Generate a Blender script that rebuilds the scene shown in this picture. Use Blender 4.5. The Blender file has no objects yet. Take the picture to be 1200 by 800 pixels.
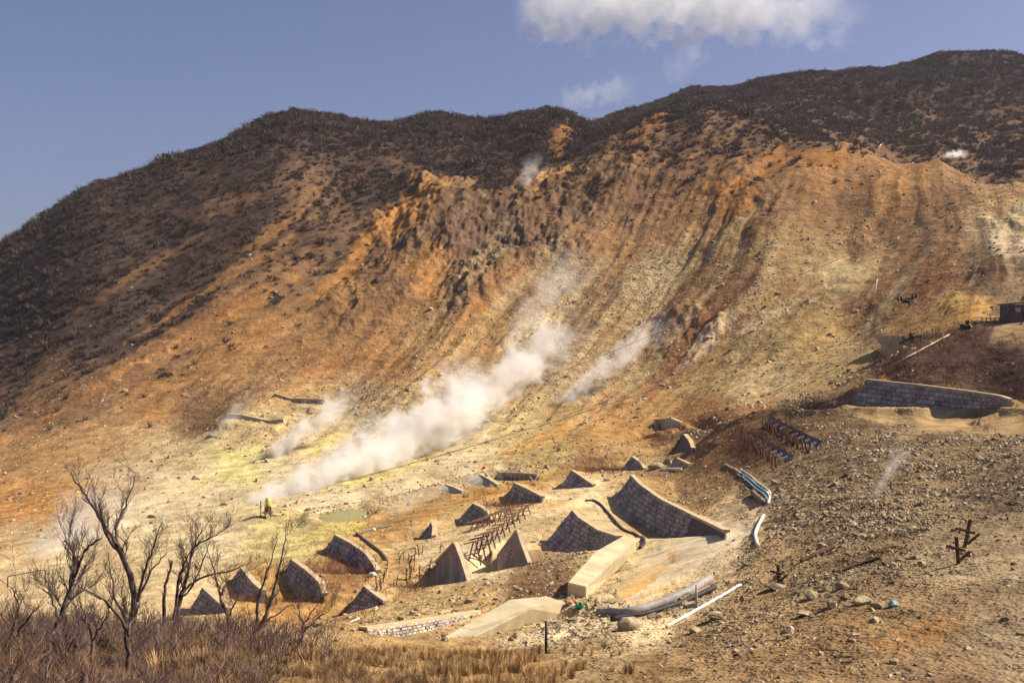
import bpy, bmesh, math, random
import numpy as np
from mathutils import Vector, Matrix, noise as mnoise

random.seed(7)
SC = bpy.context.scene
COL = SC.collection
F = 1333.0                      # focal length of the photograph in its own pixels (1200 wide)

# ------------------------------------------------------------------ camera
cam_d = bpy.data.cameras.new('camera')
cam_d.sensor_width = 36.0
cam_d.lens = F / 1200.0 * 36.0
cam_d.clip_start = 0.5
cam_d.clip_end = 20000.0
cam = bpy.data.objects.new('camera', cam_d)
cam.rotation_euler = (math.radians(90), 0, 0)
COL.objects.link(cam)
SC.camera = cam

# ------------------------------------------------------------------ light
SUN_DIR = Vector((0.74, 0.10, 0.70)).normalized()     # towards the sun: high on the right
sun_el = math.asin(SUN_DIR.z)
sun_az = math.atan2(SUN_DIR.x, SUN_DIR.y)
world = bpy.data.worlds.new('World')
SC.world = world
world.use_nodes = True
wn, wl = world.node_tree.nodes, world.node_tree.links
wn.clear()
w_out = wn.new('ShaderNodeOutputWorld')
w_bg = wn.new('ShaderNodeBackground')
w_sky = wn.new('ShaderNodeTexSky')
w_sky.sky_type = 'NISHITA'
w_sky.sun_disc = False
w_sky.sun_elevation = sun_el
w_sky.sun_rotation = sun_az
w_sky.altitude = 1000.0
w_sky.air_density = 1.0
w_sky.dust_density = 4.5
w_sky.ozone_density = 3.0
w_tint = wn.new('ShaderNodeMix')
w_tint.data_type = 'RGBA'
w_tint.blend_type = 'MULTIPLY'
w_tint.inputs[0].default_value = 1.0
w_tint.inputs[7].default_value = (1.06, 0.93, 1.05, 1)
w_bg.inputs[1].default_value = 0.06
wl.new(w_sky.outputs[0], w_tint.inputs[6])
wl.new(w_tint.outputs[2], w_bg.inputs[0])
wl.new(w_bg.outputs[0], w_out.inputs[0])

sun_d = bpy.data.lights.new('sun', 'SUN')
sun_d.energy = 5.0
sun_d.angle = math.radians(0.5)
sun_d.color = (1.0, 0.91, 0.76)
sun = bpy.data.objects.new('sun', sun_d)
sun.rotation_euler = (-SUN_DIR).to_track_quat('-Z', 'Y').to_euler()
sun.location = SUN_DIR * 300
COL.objects.link(sun)

SC.view_settings.view_transform = 'Standard'
SC.view_settings.look = 'None'
SC.view_settings.gamma = 1.0
SC.view_settings.exposure = 0.72
SC.cycles.volume_bounces = 8
SC.cycles.max_bounces = 9
SC.cycles.diffuse_bounces = 2
SC.cycles.use_adaptive_sampling = True
SC.cycles.adaptive_threshold = 0.03
SC.cycles.transparent_max_bounces = 8
SC.cycles.volume_max_steps = 256


# ------------------------------------------------------------------ noise (numpy)
_rng = np.random.RandomState(11)
_perm = _rng.permutation(512).astype(np.int32)
_ang = _rng.rand(512) * 2 * np.pi
_gx, _gy = np.cos(_ang).astype(np.float32), np.sin(_ang).astype(np.float32)


def perlin(x, y):
    x = np.asarray(x, np.float32); y = np.asarray(y, np.float32)
    xi = np.floor(x); yi = np.floor(y)
    fx = x - xi; fy = y - yi
    xi = xi.astype(np.int32); yi = yi.astype(np.int32)
    u = fx * fx * fx * (fx * (fx * 6 - 15) + 10)
    v = fy * fy * fy * (fy * (fy * 6 - 15) + 10)

    def g(ix, iy, dx, dy):
        h = _perm[(_perm[ix & 511] + iy) & 511]
        return _gx[h] * dx + _gy[h] * dy
    a = g(xi, yi, fx, fy); b = g(xi + 1, yi, fx - 1, fy)
    c = g(xi, yi + 1, fx, fy - 1); d = g(xi + 1, yi + 1, fx - 1, fy - 1)
    return (a + u * (b - a)) * (1 - v) + (c + u * (d - c)) * v


def fbm(x, y, octv=4, gain=0.5, lac=2.03, ridged=False):
    s = 0; amp = 1.0; tot = 0
    for k in range(octv):
        n = perlin(x + 17.3 * k, y - 9.1 * k) * 1.5
        if ridged:
            n = 1 - 2 * np.abs(n)
        s = s + amp * n; tot += amp
        x = x * lac; y = y * lac; amp *= gain
    return s / tot


def smooth(a, b, x):
    t = np.clip((x - a) / (b - a), 0, 1)
    return t * t * (3 - 2 * t)


def srgb(r, g, b):
    return tuple(((c / 255) / 12.92 if c < 10.3 else ((c / 255 + 0.055) / 1.055) ** 2.4) for c in (r, g, b))


# ------------------------------------------------------------------ terrain: surveyed points (pixel of the photo, depth in metres)
CTRL = [
    # near bank, below and left
    (-300, 800, 24), (-300, 745, 37), (-300, 690, 100), (-300, 650, 130), (-300, 600, 180), (-300, 520, 240), (-300, 420, 330), (-300, 365, 420),
    (0, 1000, 13), (0, 800, 26), (0, 748, 38), (0, 745, 44), (0, 708, 88), (0, 650, 130), (0, 600, 168), (0, 520, 226), (0, 450, 275), (0, 380, 322), (0, 290, 392),
    (200, 1000, 13), (200, 800, 27), (200, 758, 38), (200, 752, 44), (200, 715, 78), (200, 640, 122), (200, 600, 152), (200, 540, 195), (200, 480, 232), (200, 400, 275), (200, 300, 332), (200, 188, 425),
    (400, 1000, 13), (400, 800, 28), (400, 772, 36), (400, 764, 44), (400, 738, 62), (400, 690, 84), (400, 650, 103), (400, 600, 138), (400, 540, 185), (400, 480, 225), (400, 400, 266), (400, 300, 318), (400, 220, 372), (400, 140, 465), (300, 148, 452), (100, 228, 400), (340, 133, 462),
    (600, 1000, 13), (600, 800, 29), (600, 775, 38), (600, 745, 50), (600, 700, 66), (600, 650, 88), (600, 600, 118), (600, 560, 150), (600, 520, 184), (600, 480, 214), (600, 430, 245), (600, 350, 283), (600, 280, 318), (600, 225, 350), (600, 210, 385), (600, 180, 430), (600, 138, 490),
    (515, 340, 290), (515, 262, 330), (515, 218, 356), (515, 208, 390), (515, 180, 425), (515, 135, 490), (450, 285, 325),
    (700, 1000, 13), (700, 760, 40), (700, 730, 50), (700, 690, 64), (700, 660, 76), (700, 620, 97), (700, 590, 112), (700, 555, 140), (700, 520, 172), (700, 480, 206), (700, 420, 243), (700, 330, 284), (700, 250, 325), (700, 195, 362), (690, 160, 430), (650, 130, 485), (720, 150, 420),
    (800, 1000, 13), (800, 800, 29), (800, 760, 37), (800, 720, 47), (800, 690, 55), (800, 650, 68), (800, 630, 78), (800, 590, 100), (800, 560, 122), (800, 520, 158), (800, 480, 200), (800, 420, 232), (800, 350, 265), (800, 280, 298), (800, 200, 345), (800, 150, 385), (830, 124, 425), (770, 134, 430),
    (900, 800, 27), (900, 700, 45), (900, 640, 60), (900, 600, 74), (900, 560, 92), (900, 530, 106), (880, 500, 128), (840, 492, 150), (930, 472, 138), (900, 478, 140), (900, 450, 198), (900, 400, 222), (900, 330, 250), (900, 250, 290), (900, 180, 345), (900, 143, 392),
    (1000, 1000, 12), (1000, 800, 26), (1000, 700, 38), (1000, 650, 48), (1000, 600, 60), (1000, 550, 78), (1000, 510, 98), (1000, 482, 120), (1000, 446, 131), (1000, 425, 185), (1000, 400, 208), (1000, 350, 232), (1000, 280, 268), (1000, 200, 315), (1000, 170, 352), (950, 162, 372),
    (1050, 500, 101), (1100, 500, 101), (1050, 484, 116), (1150, 490, 107), (1150, 505, 92), (1060, 530, 80),
    (1100, 800, 25.5), (1100, 640, 45), (1100, 550, 70), (1100, 487, 112), (1100, 452, 119), (1060, 425, 128), (1110, 393, 138), (1110, 372, 190), (1100, 340, 212), (1100, 280, 245), (1100, 215, 295), (1100, 188, 328),
    (1200, 1000, 12), (1200, 800, 25), (1200, 700, 33), (1200, 640, 41), (1200, 580, 53), (1200, 520, 76), (1200, 492, 100), (1200, 462, 108), (1200, 430, 116), (1200, 388, 130), (1140, 386, 138), (1180, 378, 150), (1200, 345, 190), (1200, 300, 216), (1200, 240, 258), (1200, 212, 290),
    (1480, 1000, 11), (1480, 800, 23), (1480, 640, 38), (1480, 560, 52), (1480, 500, 80), (1480, 430, 110), (1480, 388, 125), (1480, 360, 170), (1480, 300, 205), (1480, 240, 250), (1480, 215, 280),
]
HID = [  # ground behind crests (pixel column, depth, height)
    (-300, 520, 5), (0, 480, 30), (200, 540, 62), (400, 590, 90), (600, 620, 92), (340, 590, 90),
    (-300, 900, -20), (0, 900, 0), (200, 900, 20), (400, 950, 40), (600, 950, 60),
    (0, 60, -15.5), (200, 60, -15.6), (-300, 60, -15), (400, 52, -12.8),
    (930, 165, -8.2), (840, 172, -11), (1000, 155, -6), (1100, 160, 0), (1200, 165, 3.0),
    (830, 480, 88), (900, 450, 84), (1000, 410, 58), (1100, 390, 46), (1200, 350, 36), (1480, 340, 30),
    (700, 520, 98), (760, 520, 95),
]
BACK = [  # the mountain behind the crest: pixel and depth
    (720, 138, 640), (760, 122, 650), (800, 107, 660), (900, 91, 680), (1000, 81, 690), (1100, 68, 700), (1170, 63, 705), (1200, 65, 705), (1480, 110, 700),
    (900, 125, 560), (1000, 140, 530), (1100, 140, 545), (1200, 140, 545), (1100, 175, 470), (1200, 195, 440), (1000, 158, 480), (1480, 190, 480),
]
pq, ev = [], []
for u, v, y in CTRL + BACK:
    pq.append(((u - 600) / F, math.log(y))); ev.append((400 - v) / F)
for u, y, z in HID:
    pq.append(((u - 600) / F, math.log(y))); ev.append(z / y)
for u in (700, 900, 1100, 1300, 1480):
    pq.append(((u - 600) / F, math.log(950))); ev.append(0.10)
pq = np.array(pq); ev = np.array(ev)
KP = 4.0


def tps_fit(c, val, lam):
    n = len(c)
    r2 = ((c[:, None, :] - c[None, :, :]) ** 2).sum(-1)
    A = np.zeros((n + 3, n + 3))
    A[:n, :n] = 0.5 * r2 * np.log(r2 + 1e-12) + lam * np.eye(n)
    A[:n, n] = 1; A[:n, n + 1:] = c
    A[n, :n] = 1; A[n + 1:, :n] = c.T
    b = np.zeros(n + 3); b[:n] = val
    return np.linalg.solve(A, b)


def tps_eval(c, w, pts):
    out = np.empty(len(pts), np.float32)
    cf = c.astype(np.float32); wf = w.astype(np.float32); n = len(c)
    for i in range(0, len(pts), 40000):
        q = pts[i:i + 40000].astype(np.float32)
        r2 = (q[:, 0:1] - cf[:, 0]) ** 2 + (q[:, 1:2] - cf[:, 1]) ** 2
        out[i:i + 40000] = (0.5 * r2 * np.log(r2 + 1e-9)) @ wf[:n] + wf[n] + q @ wf[n + 1:]
    return out


cc = pq * np.array([KP, 1.0])
W_E = tps_fit(cc, ev, 2e-4)

NC, NR = 860, 960
pcol = np.linspace(-0.56, 0.56, NC)
# row depths: even steps on the picture, on average over the columns
ly = np.linspace(math.log(9), math.log(930), 1200)
pp = np.linspace(-0.42, 0.42, 15)
gg = np.stack(np.meshgrid(pp * KP, ly, indexing='ij'), -1).reshape(-1, 2)
ee = tps_eval(cc, W_E, gg).reshape(15, -1)
den = np.abs(np.diff(ee, axis=1)).mean(0) + 0.0006
den[ly[1:] < math.log(22)] *= 0.25
den[ly[1:] > math.log(760)] *= 0.3
cum = np.concatenate([[0], np.cumsum(den)])
rowl = np.interp(np.linspace(0, cum[-1], NR), cum, ly)

# coarse evaluation, then linear upsampling on the structured grid
ci = np.unique(np.append(np.arange(0, NC, 3), NC - 1)); ri = np.unique(np.append(np.arange(0, NR, 3), NR - 1))
gg = np.stack(np.meshgrid(rowl[ri], pcol[ci] * KP, indexing='ij'), -1).reshape(-1, 2)[:, ::-1]
Ec = tps_eval(cc, W_E, gg).reshape(len(ri), len(ci))


def upsample(a):
    t = np.stack([np.interp(np.arange(NC), ci, row) for row in a])
    out = np.empty((NR, NC), np.float32)
    k = np.clip(np.searchsorted(ri, np.arange(NR), side='right') - 1, 0, len(ri) - 2)
    f = ((np.arange(NR) - ri[k]) / (ri[k + 1] - ri[k]))[:, None]
    out[:] = t[k] * (1 - f) + t[k + 1] * f
    return out


E = upsample(Ec)
Y = np.repeat(np.exp(rowl)[:, None], NC, 1).astype(np.float32)
P = np.repeat(pcol[None, :], NR, 0).astype(np.float32)
X = P * Y
Z = E * Y


def raycast(Zg, u, v):
    """first point of the height field met by the sight line through a pixel"""
    p = (u - 600) / F; e = (400 - v) / F
    c = np.interp(p, pcol, np.arange(NC)); c0 = int(min(max(math.floor(c), 0), NC - 2)); f = c - c0
    yv = np.exp(rowl)
    zc = Zg[:, c0] * (1 - f) + Zg[:, c0 + 1] * f
    el = zc / yv
    idx = np.where((el >= e) & (yv > 11))[0]
    if len(idx) == 0:
        k = int(np.argmax(el)); return Vector((p * yv[k], yv[k], zc[k]))
    k = idx[0]
    if k == 0:
        return Vector((p * yv[0], yv[0], zc[0]))
    t = (e - el[k - 1]) / max(el[k] - el[k - 1], 1e-9)
    y = yv[k - 1] * (1 - t) + yv[k] * t
    return Vector((p * y, y, e * y))


def gz(Zg, x, y):
    p = x / y
    c = np.interp(p, pcol, np.arange(NC)); r = np.interp(np.log(y), rowl, np.arange(NR))
    c0 = np.clip(np.floor(c).astype(int), 0, NC - 2); r0 = np.clip(np.floor(r).astype(int), 0, NR - 2)
    fc = c - c0; fr = r - r0
    return ((Zg[r0, c0] * (1 - fc) + Zg[r0, c0 + 1] * fc) * (1 - fr) + (Zg[r0 + 1, c0] * (1 - fc) + Zg[r0 + 1, c0 + 1] * fc) * fr)


def at(u, v, y):
    return Vector(((u - 600) / F * y, y, (400 - v) / F * y))


Z0 = Z.copy()

# ------------------------------------------------------------------ fall lines of the slope (run of gullies and scree), as a scalar field
FALL = [
    (0, [(300, 140), (100, 250), (0, 320), (-200, 420)]),
    (110, [(430, 150), (330, 260), (150, 370), (0, 440), (-200, 520)]),
    (190, [(450, 245), (300, 345), (150, 430), (0, 500), (-200, 580)]),
    (270, [(530, 240), (420, 360), (250, 490), (100, 570), (0, 620)]),
    (350, [(620, 240), (510, 390), (380, 510), (250, 590)]),
    (430, [(720, 200), (640, 320), (520, 440), (400, 570)]),
    (510, [(800, 150), (720, 300), (620, 430), (500, 550)]),
    (590, [(860, 150), (800, 290), (700, 420), (590, 530)]),
    (670, [(920, 170), (880, 290), (780, 420), (680, 510)]),
    (760, [(990, 180), (975, 290), (900, 380), (780, 490)]),
    (850, [(1060, 190), (1070, 290), (1010, 380), (900, 460)]),
    (940, [(1130, 200), (1160, 300), (1120, 380)]),
    (1030, [(1200, 220), (1250, 320)]), (1200, [(1400, 230), (1450, 330)]),
]
fp, fs = [], []
for s, pts in FALL:
    for (a, b), (c, d) in zip(pts[:-1], pts[1:]):
        for t in (0, 0.5):
            fp.append((a + (c - a) * t, b + (d - b) * t)); fs.append(s)
    fp.append(pts[-1]); fs.append(s)
fp = np.array(fp) / 400.0
W_S = tps_fit(fp, np.array(fs, float), 1e-3)
V_ = 400 - F * E
U_ = 600 + F * P
S = upsample(tps_eval(fp, W_S, np.stack([U_[np.ix_(ri, ci)], V_[np.ix_(ri, ci)]], -1).reshape(-1, 2) / 400.0).reshape(len(ri), len(ci)))
LY = np.log(Y)

# ------------------------------------------------------------------ kinds of ground, sampled from the photograph
# (u, v, colour as it looks, brush cover 0..1, stones 0..1, crag 0..1)
ORG, DOR, TAN, GRY, PAL = (162, 118, 68), (132, 99, 66), (184, 158, 112), (170, 146, 106), (206, 186, 142)
SUL, BRN, DRK, MND, CLA = (206, 192, 122), (114, 88, 66), (74, 60, 53), (138, 115, 83), (200, 172, 124)
ZONES = [
    (0, 300, DRK, 1, .2, 0), (60, 360, DRK, 1, .3, 0), (0, 420, DRK, .95, .3, 0), (0, 470, BRN, .55, .4, 0), (100, 300, DRK, 1, .2, .2), (150, 400, DRK, .85, .3, 0), (60, 470, DOR, .38, .4, 0), (200, 250, DRK, .95, .2, .4), (200, 340, DRK, .88, .3, .2), (260, 420, ORG, .22, .4, 0), (180, 460, ORG, .15, .4, 0), (120, 520, (166, 130, 84), .1, .4, 0), (40, 540, (164, 124, 76), .05, .4, 0), (300, 180, DRK, 1, .1, .1), (300, 260, DRK, .85, .2, .3), (360, 220, BRN, .7, .2, .5), (340, 330, DOR, .4, .3, .2), (300, 390, ORG, .2, .4, .1), (240, 480, DOR, .1, .5, .3),
    (400, 160, DRK, 1, .1, 0), (500, 160, DRK, 1, .1, 0), (600, 160, DRK, 1, .1, 0), (450, 230, DRK, .95, .1, .1), (560, 200, DRK, 1, .1, 0), (650, 170, DRK, 1, .1, 0), (690, 150, DRK, 1, .1, 0), (390, 290, BRN, .6, .2, .4), (420, 350, ORG, .2, .4, .6), (480, 260, ORG, .1, .3, 1), (520, 240, ORG, .1, .3, 1), (560, 260, DOR, .2, .3, 1), (500, 330, ORG, .02, .5, .5), (560, 330, DOR, .12, .4, 1), (600, 280, DOR, .2, .3, 1), (640, 230, DOR, .35, .3, .8), (660, 280, DOR, .15, .4, .7),
    (440, 420, ORG, .03, .5, .2), (360, 420, ORG, .1, .5, .3), (500, 420, (180, 140, 84), 0, .5, .1), (560, 400, (172, 132, 80), 0, .6, .2), (620, 340, (166, 126, 80), .04, .5, .2), (330, 450, (174, 136, 84), 0, .6, .2), (430, 470, GRY, 0, .7, 0), (540, 450, GRY, 0, .7, 0), (300, 520, TAN, 0, .6, 0), (200, 540, TAN, 0, .5, 0), (140, 560, TAN, 0, .5, 0), (100, 600, (178, 140, 80), 0, .5, 0), (20, 590, (180, 132, 72), 0, .5, 0), (40, 640, TAN, 0, .4, 0), (10, 680, CLA, 0, .4, 0),
    (200, 560, PAL, 0, .3, 0), (330, 505, (196, 172, 118), 0, .5, 0), (150, 592, PAL, 0, .3, 0), (390, 505, (198, 174, 122), 0, .5, 0), (450, 520, PAL, 0, .4, 0), (90, 640, PAL, 0, .4, 0), (210, 650, (208, 186, 134), 0, .4, 0), (480, 490, (188, 162, 112), 0, .6, 0),
    (280, 545, SUL, 0, .3, 0), (250, 570, PAL, 0, .3, 0), (180, 610, PAL, 0, .3, 0), (330, 560, PAL, 0, .4, 0), (240, 630, PAL, 0, .4, 0), (330, 630, (200, 182, 116), 0, .5, 0), (400, 590, PAL, 0, .4, 0), (470, 560, PAL, 0, .4, 0), (520, 520, PAL, 0, .4, 0), (600, 500, (196, 172, 116), 0, .6, 0), (560, 545, PAL, 0, .4, 0), (130, 660, CLA, 0, .4, 0),
    (740, 170, DOR, .8, .2, .4), (720, 200, DOR, .3, .3, .7), (800, 150, BRN, .95, .2, .2), (840, 135, BRN, .95, .1, 0), (900, 160, BRN, .95, .1, 0), (940, 168, BRN, .85, .1, .1), (800, 205, DOR, .75, .3, .4), (850, 180, DOR, .8, .2, .2), (760, 240, DOR, .2, .4, .5), (860, 210, ORG, .25, .4, .6), (880, 250, DOR, .1, .4, .5), (830, 270, (164, 122, 74), .05, .5, .4), (720, 290, (160, 120, 76), .04, .5, .3), (660, 340, GRY, 0, .8, 0), (760, 320, GRY, 0, .8, .1), (640, 420, GRY, 0, .8, 0), (720, 380, (164, 132, 86), 0, .7, .1), (690, 440, GRY, 0, .7, .1), (830, 340, (158, 120, 74), 0, .6, .2), (800, 390, (150, 104, 64), 0, .5, .6), (900, 310, (160, 130, 84), 0, .6, .2),
    (960, 200, ORG, .2, .4, .3), (1000, 230, DOR, .04, .5, .2), (1050, 220, ORG, .02, .4, .2), (1000, 280, (156, 118, 76), 0, .6, .3), (1100, 240, DOR, .02, .5, .2), (1100, 300, (148, 108, 70), 0, .6, .3), (1170, 230, (160, 124, 80), 0, .5, .2), (1190, 270, PAL, 0, .4, .5), (1160, 330, BRN, 0, .4, .5), (990, 318, (190, 166, 112), 0, .3, 0), (930, 360, (166, 136, 86), 0, .6, .1), (1010, 360, (140, 104, 66), 0, .5, .2), (1090, 340, (128, 92, 62), 0, .5, .2), (1050, 370, (156, 120, 72), 0, .5, .1), (1130, 360, (196, 148, 66), 0, .3, .5), (1180, 360, BRN, 0, .4, .1), (980, 400, (180, 148, 92), 0, .5, .1), (880, 420, (178, 148, 92), 0, .6, .1), (820, 450, (178, 146, 90), 0, .5, .1), (900, 450, TAN, 0, .5, 0), (740, 470, (176, 140, 82), 0, .5, .2), (970, 440, (184, 152, 94), 0, .5, 0), (680, 510, (176, 138, 76), 0, .4, 0), (740, 500, (170, 128, 70), 0, .4, .1), (820, 490, (160, 116, 64), 0, .4, .1), (640, 540, (186, 158, 96), 0, .5, 0),
    (900, 110, DRK, 1, 0, 0), (1000, 110, DRK, 1, 0, 0), (1100, 100, DRK, 1, 0, 0), (1190, 90, DRK, 1, 0, 0), (1100, 160, BRN, .9, 0, 0), (1190, 180, BRN, .8, .1, 0), (780, 115, DRK, 1, 0, 0), (1000, 150, BRN, .9, 0, 0),
    # works in the valley
    (430, 615, (174, 138, 82), 0, .5, 0), (450, 630, (174, 136, 80), .0, .5, 0), (400, 665, (160, 116, 66), .1, .5, 0), (500, 600, (176, 138, 78), 0, .4, 0), (560, 590, (178, 136, 72), .05, .4, 0), (520, 650, CLA, 0, .4, 0), (480, 680, (186, 150, 96), .03, .5, 0), (560, 660, (208, 186, 140), 0, .3, 0), (590, 620, (206, 178, 126), 0, .4, 0), (640, 590, (206, 178, 128), 0, .4, 0), (690, 575, (206, 182, 132), 0, .4, 0), (650, 680, (130, 100, 68), 0, .7, 0), (560, 700, (188, 152, 98), 0, .6, 0), (500, 715, (190, 158, 104), 0, .6, 0), (620, 690, (130, 98, 66), 0, .6, 0), (700, 600, CLA, 0, .4, 0), (720, 560, (190, 160, 106), 0, .4, 0), (770, 575, (168, 134, 84), .05, .5, 0), (820, 580, (166, 132, 84), .05, .6, 0), (830, 545, (158, 120, 74), .1, .5, 0), (860, 600, CLA, 0, .4, 0), (620, 575, (180, 138, 76), 0, .4, 0), (690, 545, (150, 110, 66), .1, .4, 0), (770, 545, (170, 136, 88), 0, .5, 0), (660, 730, (204, 180, 134), 0, .8, 0), (720, 715, (200, 176, 130), 0, .8, 0), (700, 670, (206, 178, 122), 0, .6, 0), (780, 660, (224, 196, 142), 0, .2, 0), (760, 690, (222, 184, 108), 0, .2, 0), (830, 640, (224, 202, 156), 0, .2, 0), (760, 735, (206, 180, 132), 0, .6, 0), (800, 705, (196, 172, 128), 0, .6, 0), (300, 690, (178, 138, 78), .05, .5, 0), (350, 690, (176, 130, 70), .1, .5, 0), (220, 680, CLA, 0, .4, 0),
    # rubble slope on the right
    (880, 520, (112, 78, 56), .3, .4, 0), (930, 490, (116, 90, 60), .1, .6, 0), (990, 500, (116, 92, 66), .05, .7, 0), (1050, 510, MND, .05, .8, 0), (950, 550, MND, .03, .8, 0), (1000, 580, MND, 0, 1, 0), (1100, 530, (136, 112, 80), .05, .9, 0), (1180, 520, (132, 108, 78), .05, .9, 0), (1180, 570, (120, 98, 74), .05, .9, 0), (930, 600, MND, 0, .9, 0), (900, 640, (158, 130, 90), 0, .7, 0), (1050, 620, MND, 0, .9, 0), (1000, 680, MND, 0, .8, 0), (1100, 650, (152, 130, 96), 0, .6, 0), (1190, 640, (160, 138, 102), 0, .4, 0), (880, 710, (158, 130, 88), 0, .7, 0), (900, 770, (148, 118, 78), 0, .6, 0), (1000, 740, (148, 118, 78), 0, .6, 0), (1080, 760, (146, 118, 80), 0, .5, 0), (1180, 740, (150, 128, 96), 0, .5, 0), (820, 750, (150, 120, 80), 0, .6, 0), (1100, 790, (138, 110, 78), 0, .5, 0), (760, 790, (140, 108, 68), .1, .5, 0),
    (1190, 495, (172, 142, 96), 0, .2, 0), (1100, 487, (176, 146, 98), 0, .1, 0), (1030, 480, (178, 148, 98), 0, .1, 0), (1170, 420, (76, 56, 50), .5, .7, 0), (1100, 430, (78, 56, 50), .45, .7, 0), (1050, 436, (92, 66, 52), .3, .7, 0), (1190, 450, (74, 54, 50), .5, .6, 0), (1170, 385, (160, 130, 92), 0, .3, 0), (1140, 400, (80, 58, 50), .4, .6, 0),
    # near bank
    (50, 770, (112, 84, 62), .6, .3, 0), (200, 770, (120, 90, 62), .5, .3, 0), (350, 780, (150, 116, 70), .3, .4, 0), (500, 785, (160, 124, 72), .3, .4, 0), (620, 780, (156, 120, 72), .2, .5, 0), (700, 770, (160, 134, 92), .05, .6, 0), (330, 745, (170, 138, 92), .1, .6, 0),
]
zf, zc, za = [], [], []
for u, v, c, vg, st, cr in ZONES:
    g = raycast(Z0, u, v)
    zf.append((u / 26.0, v / 22.0, math.log(g.y) * 5.0)); zc.append(srgb(*c)); za.append((vg, st, cr))
zf = np.array(zf, np.float32); zv = np.concatenate([np.array(zc), np.array(za)], 1).astype(np.float32)
wu = fbm(U_ / 60, V_ / 45, 4, .6) * 26 + fbm(S / 9, V_ / 90, 3, .6) * 16
wv = fbm(U_ / 60 + 31, V_ / 45 + 7, 4, .6) * 20
nearw = smooth(60, 180, Y)
wu = wu * (0.45 + 0.55 * nearw); wv = wv * (0.45 + 0.55 * nearw)
feat = np.stack([(U_ + wu) / 26.0, (V_ + wv) / 22.0, LY * 5.0], -1).reshape(-1, 3).astype(np.float32)
ATT = np.empty((len(feat), 6), np.float32)
for i in range(0, len(feat), 30000):
    q = feat[i:i + 30000]
    d2 = ((q ** 2).sum(1)[:, None] + (zf ** 2).sum(1)[None, :] - 2 * q @ zf.T)
    d2 = np.maximum(d2, 0)
    w = 1.0 / (d2 + 0.15) ** 2.0
    ATT[i:i + 30000] = (w @ zv) / w.sum(1)[:, None]
ATT = ATT.reshape(NR, NC, 6)
RGB = ATT[..., :3].copy(); VEG = ATT[..., 3].copy(); STONY = ATT[..., 4].copy(); CRAG = ATT[..., 5].copy()
del feat

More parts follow.
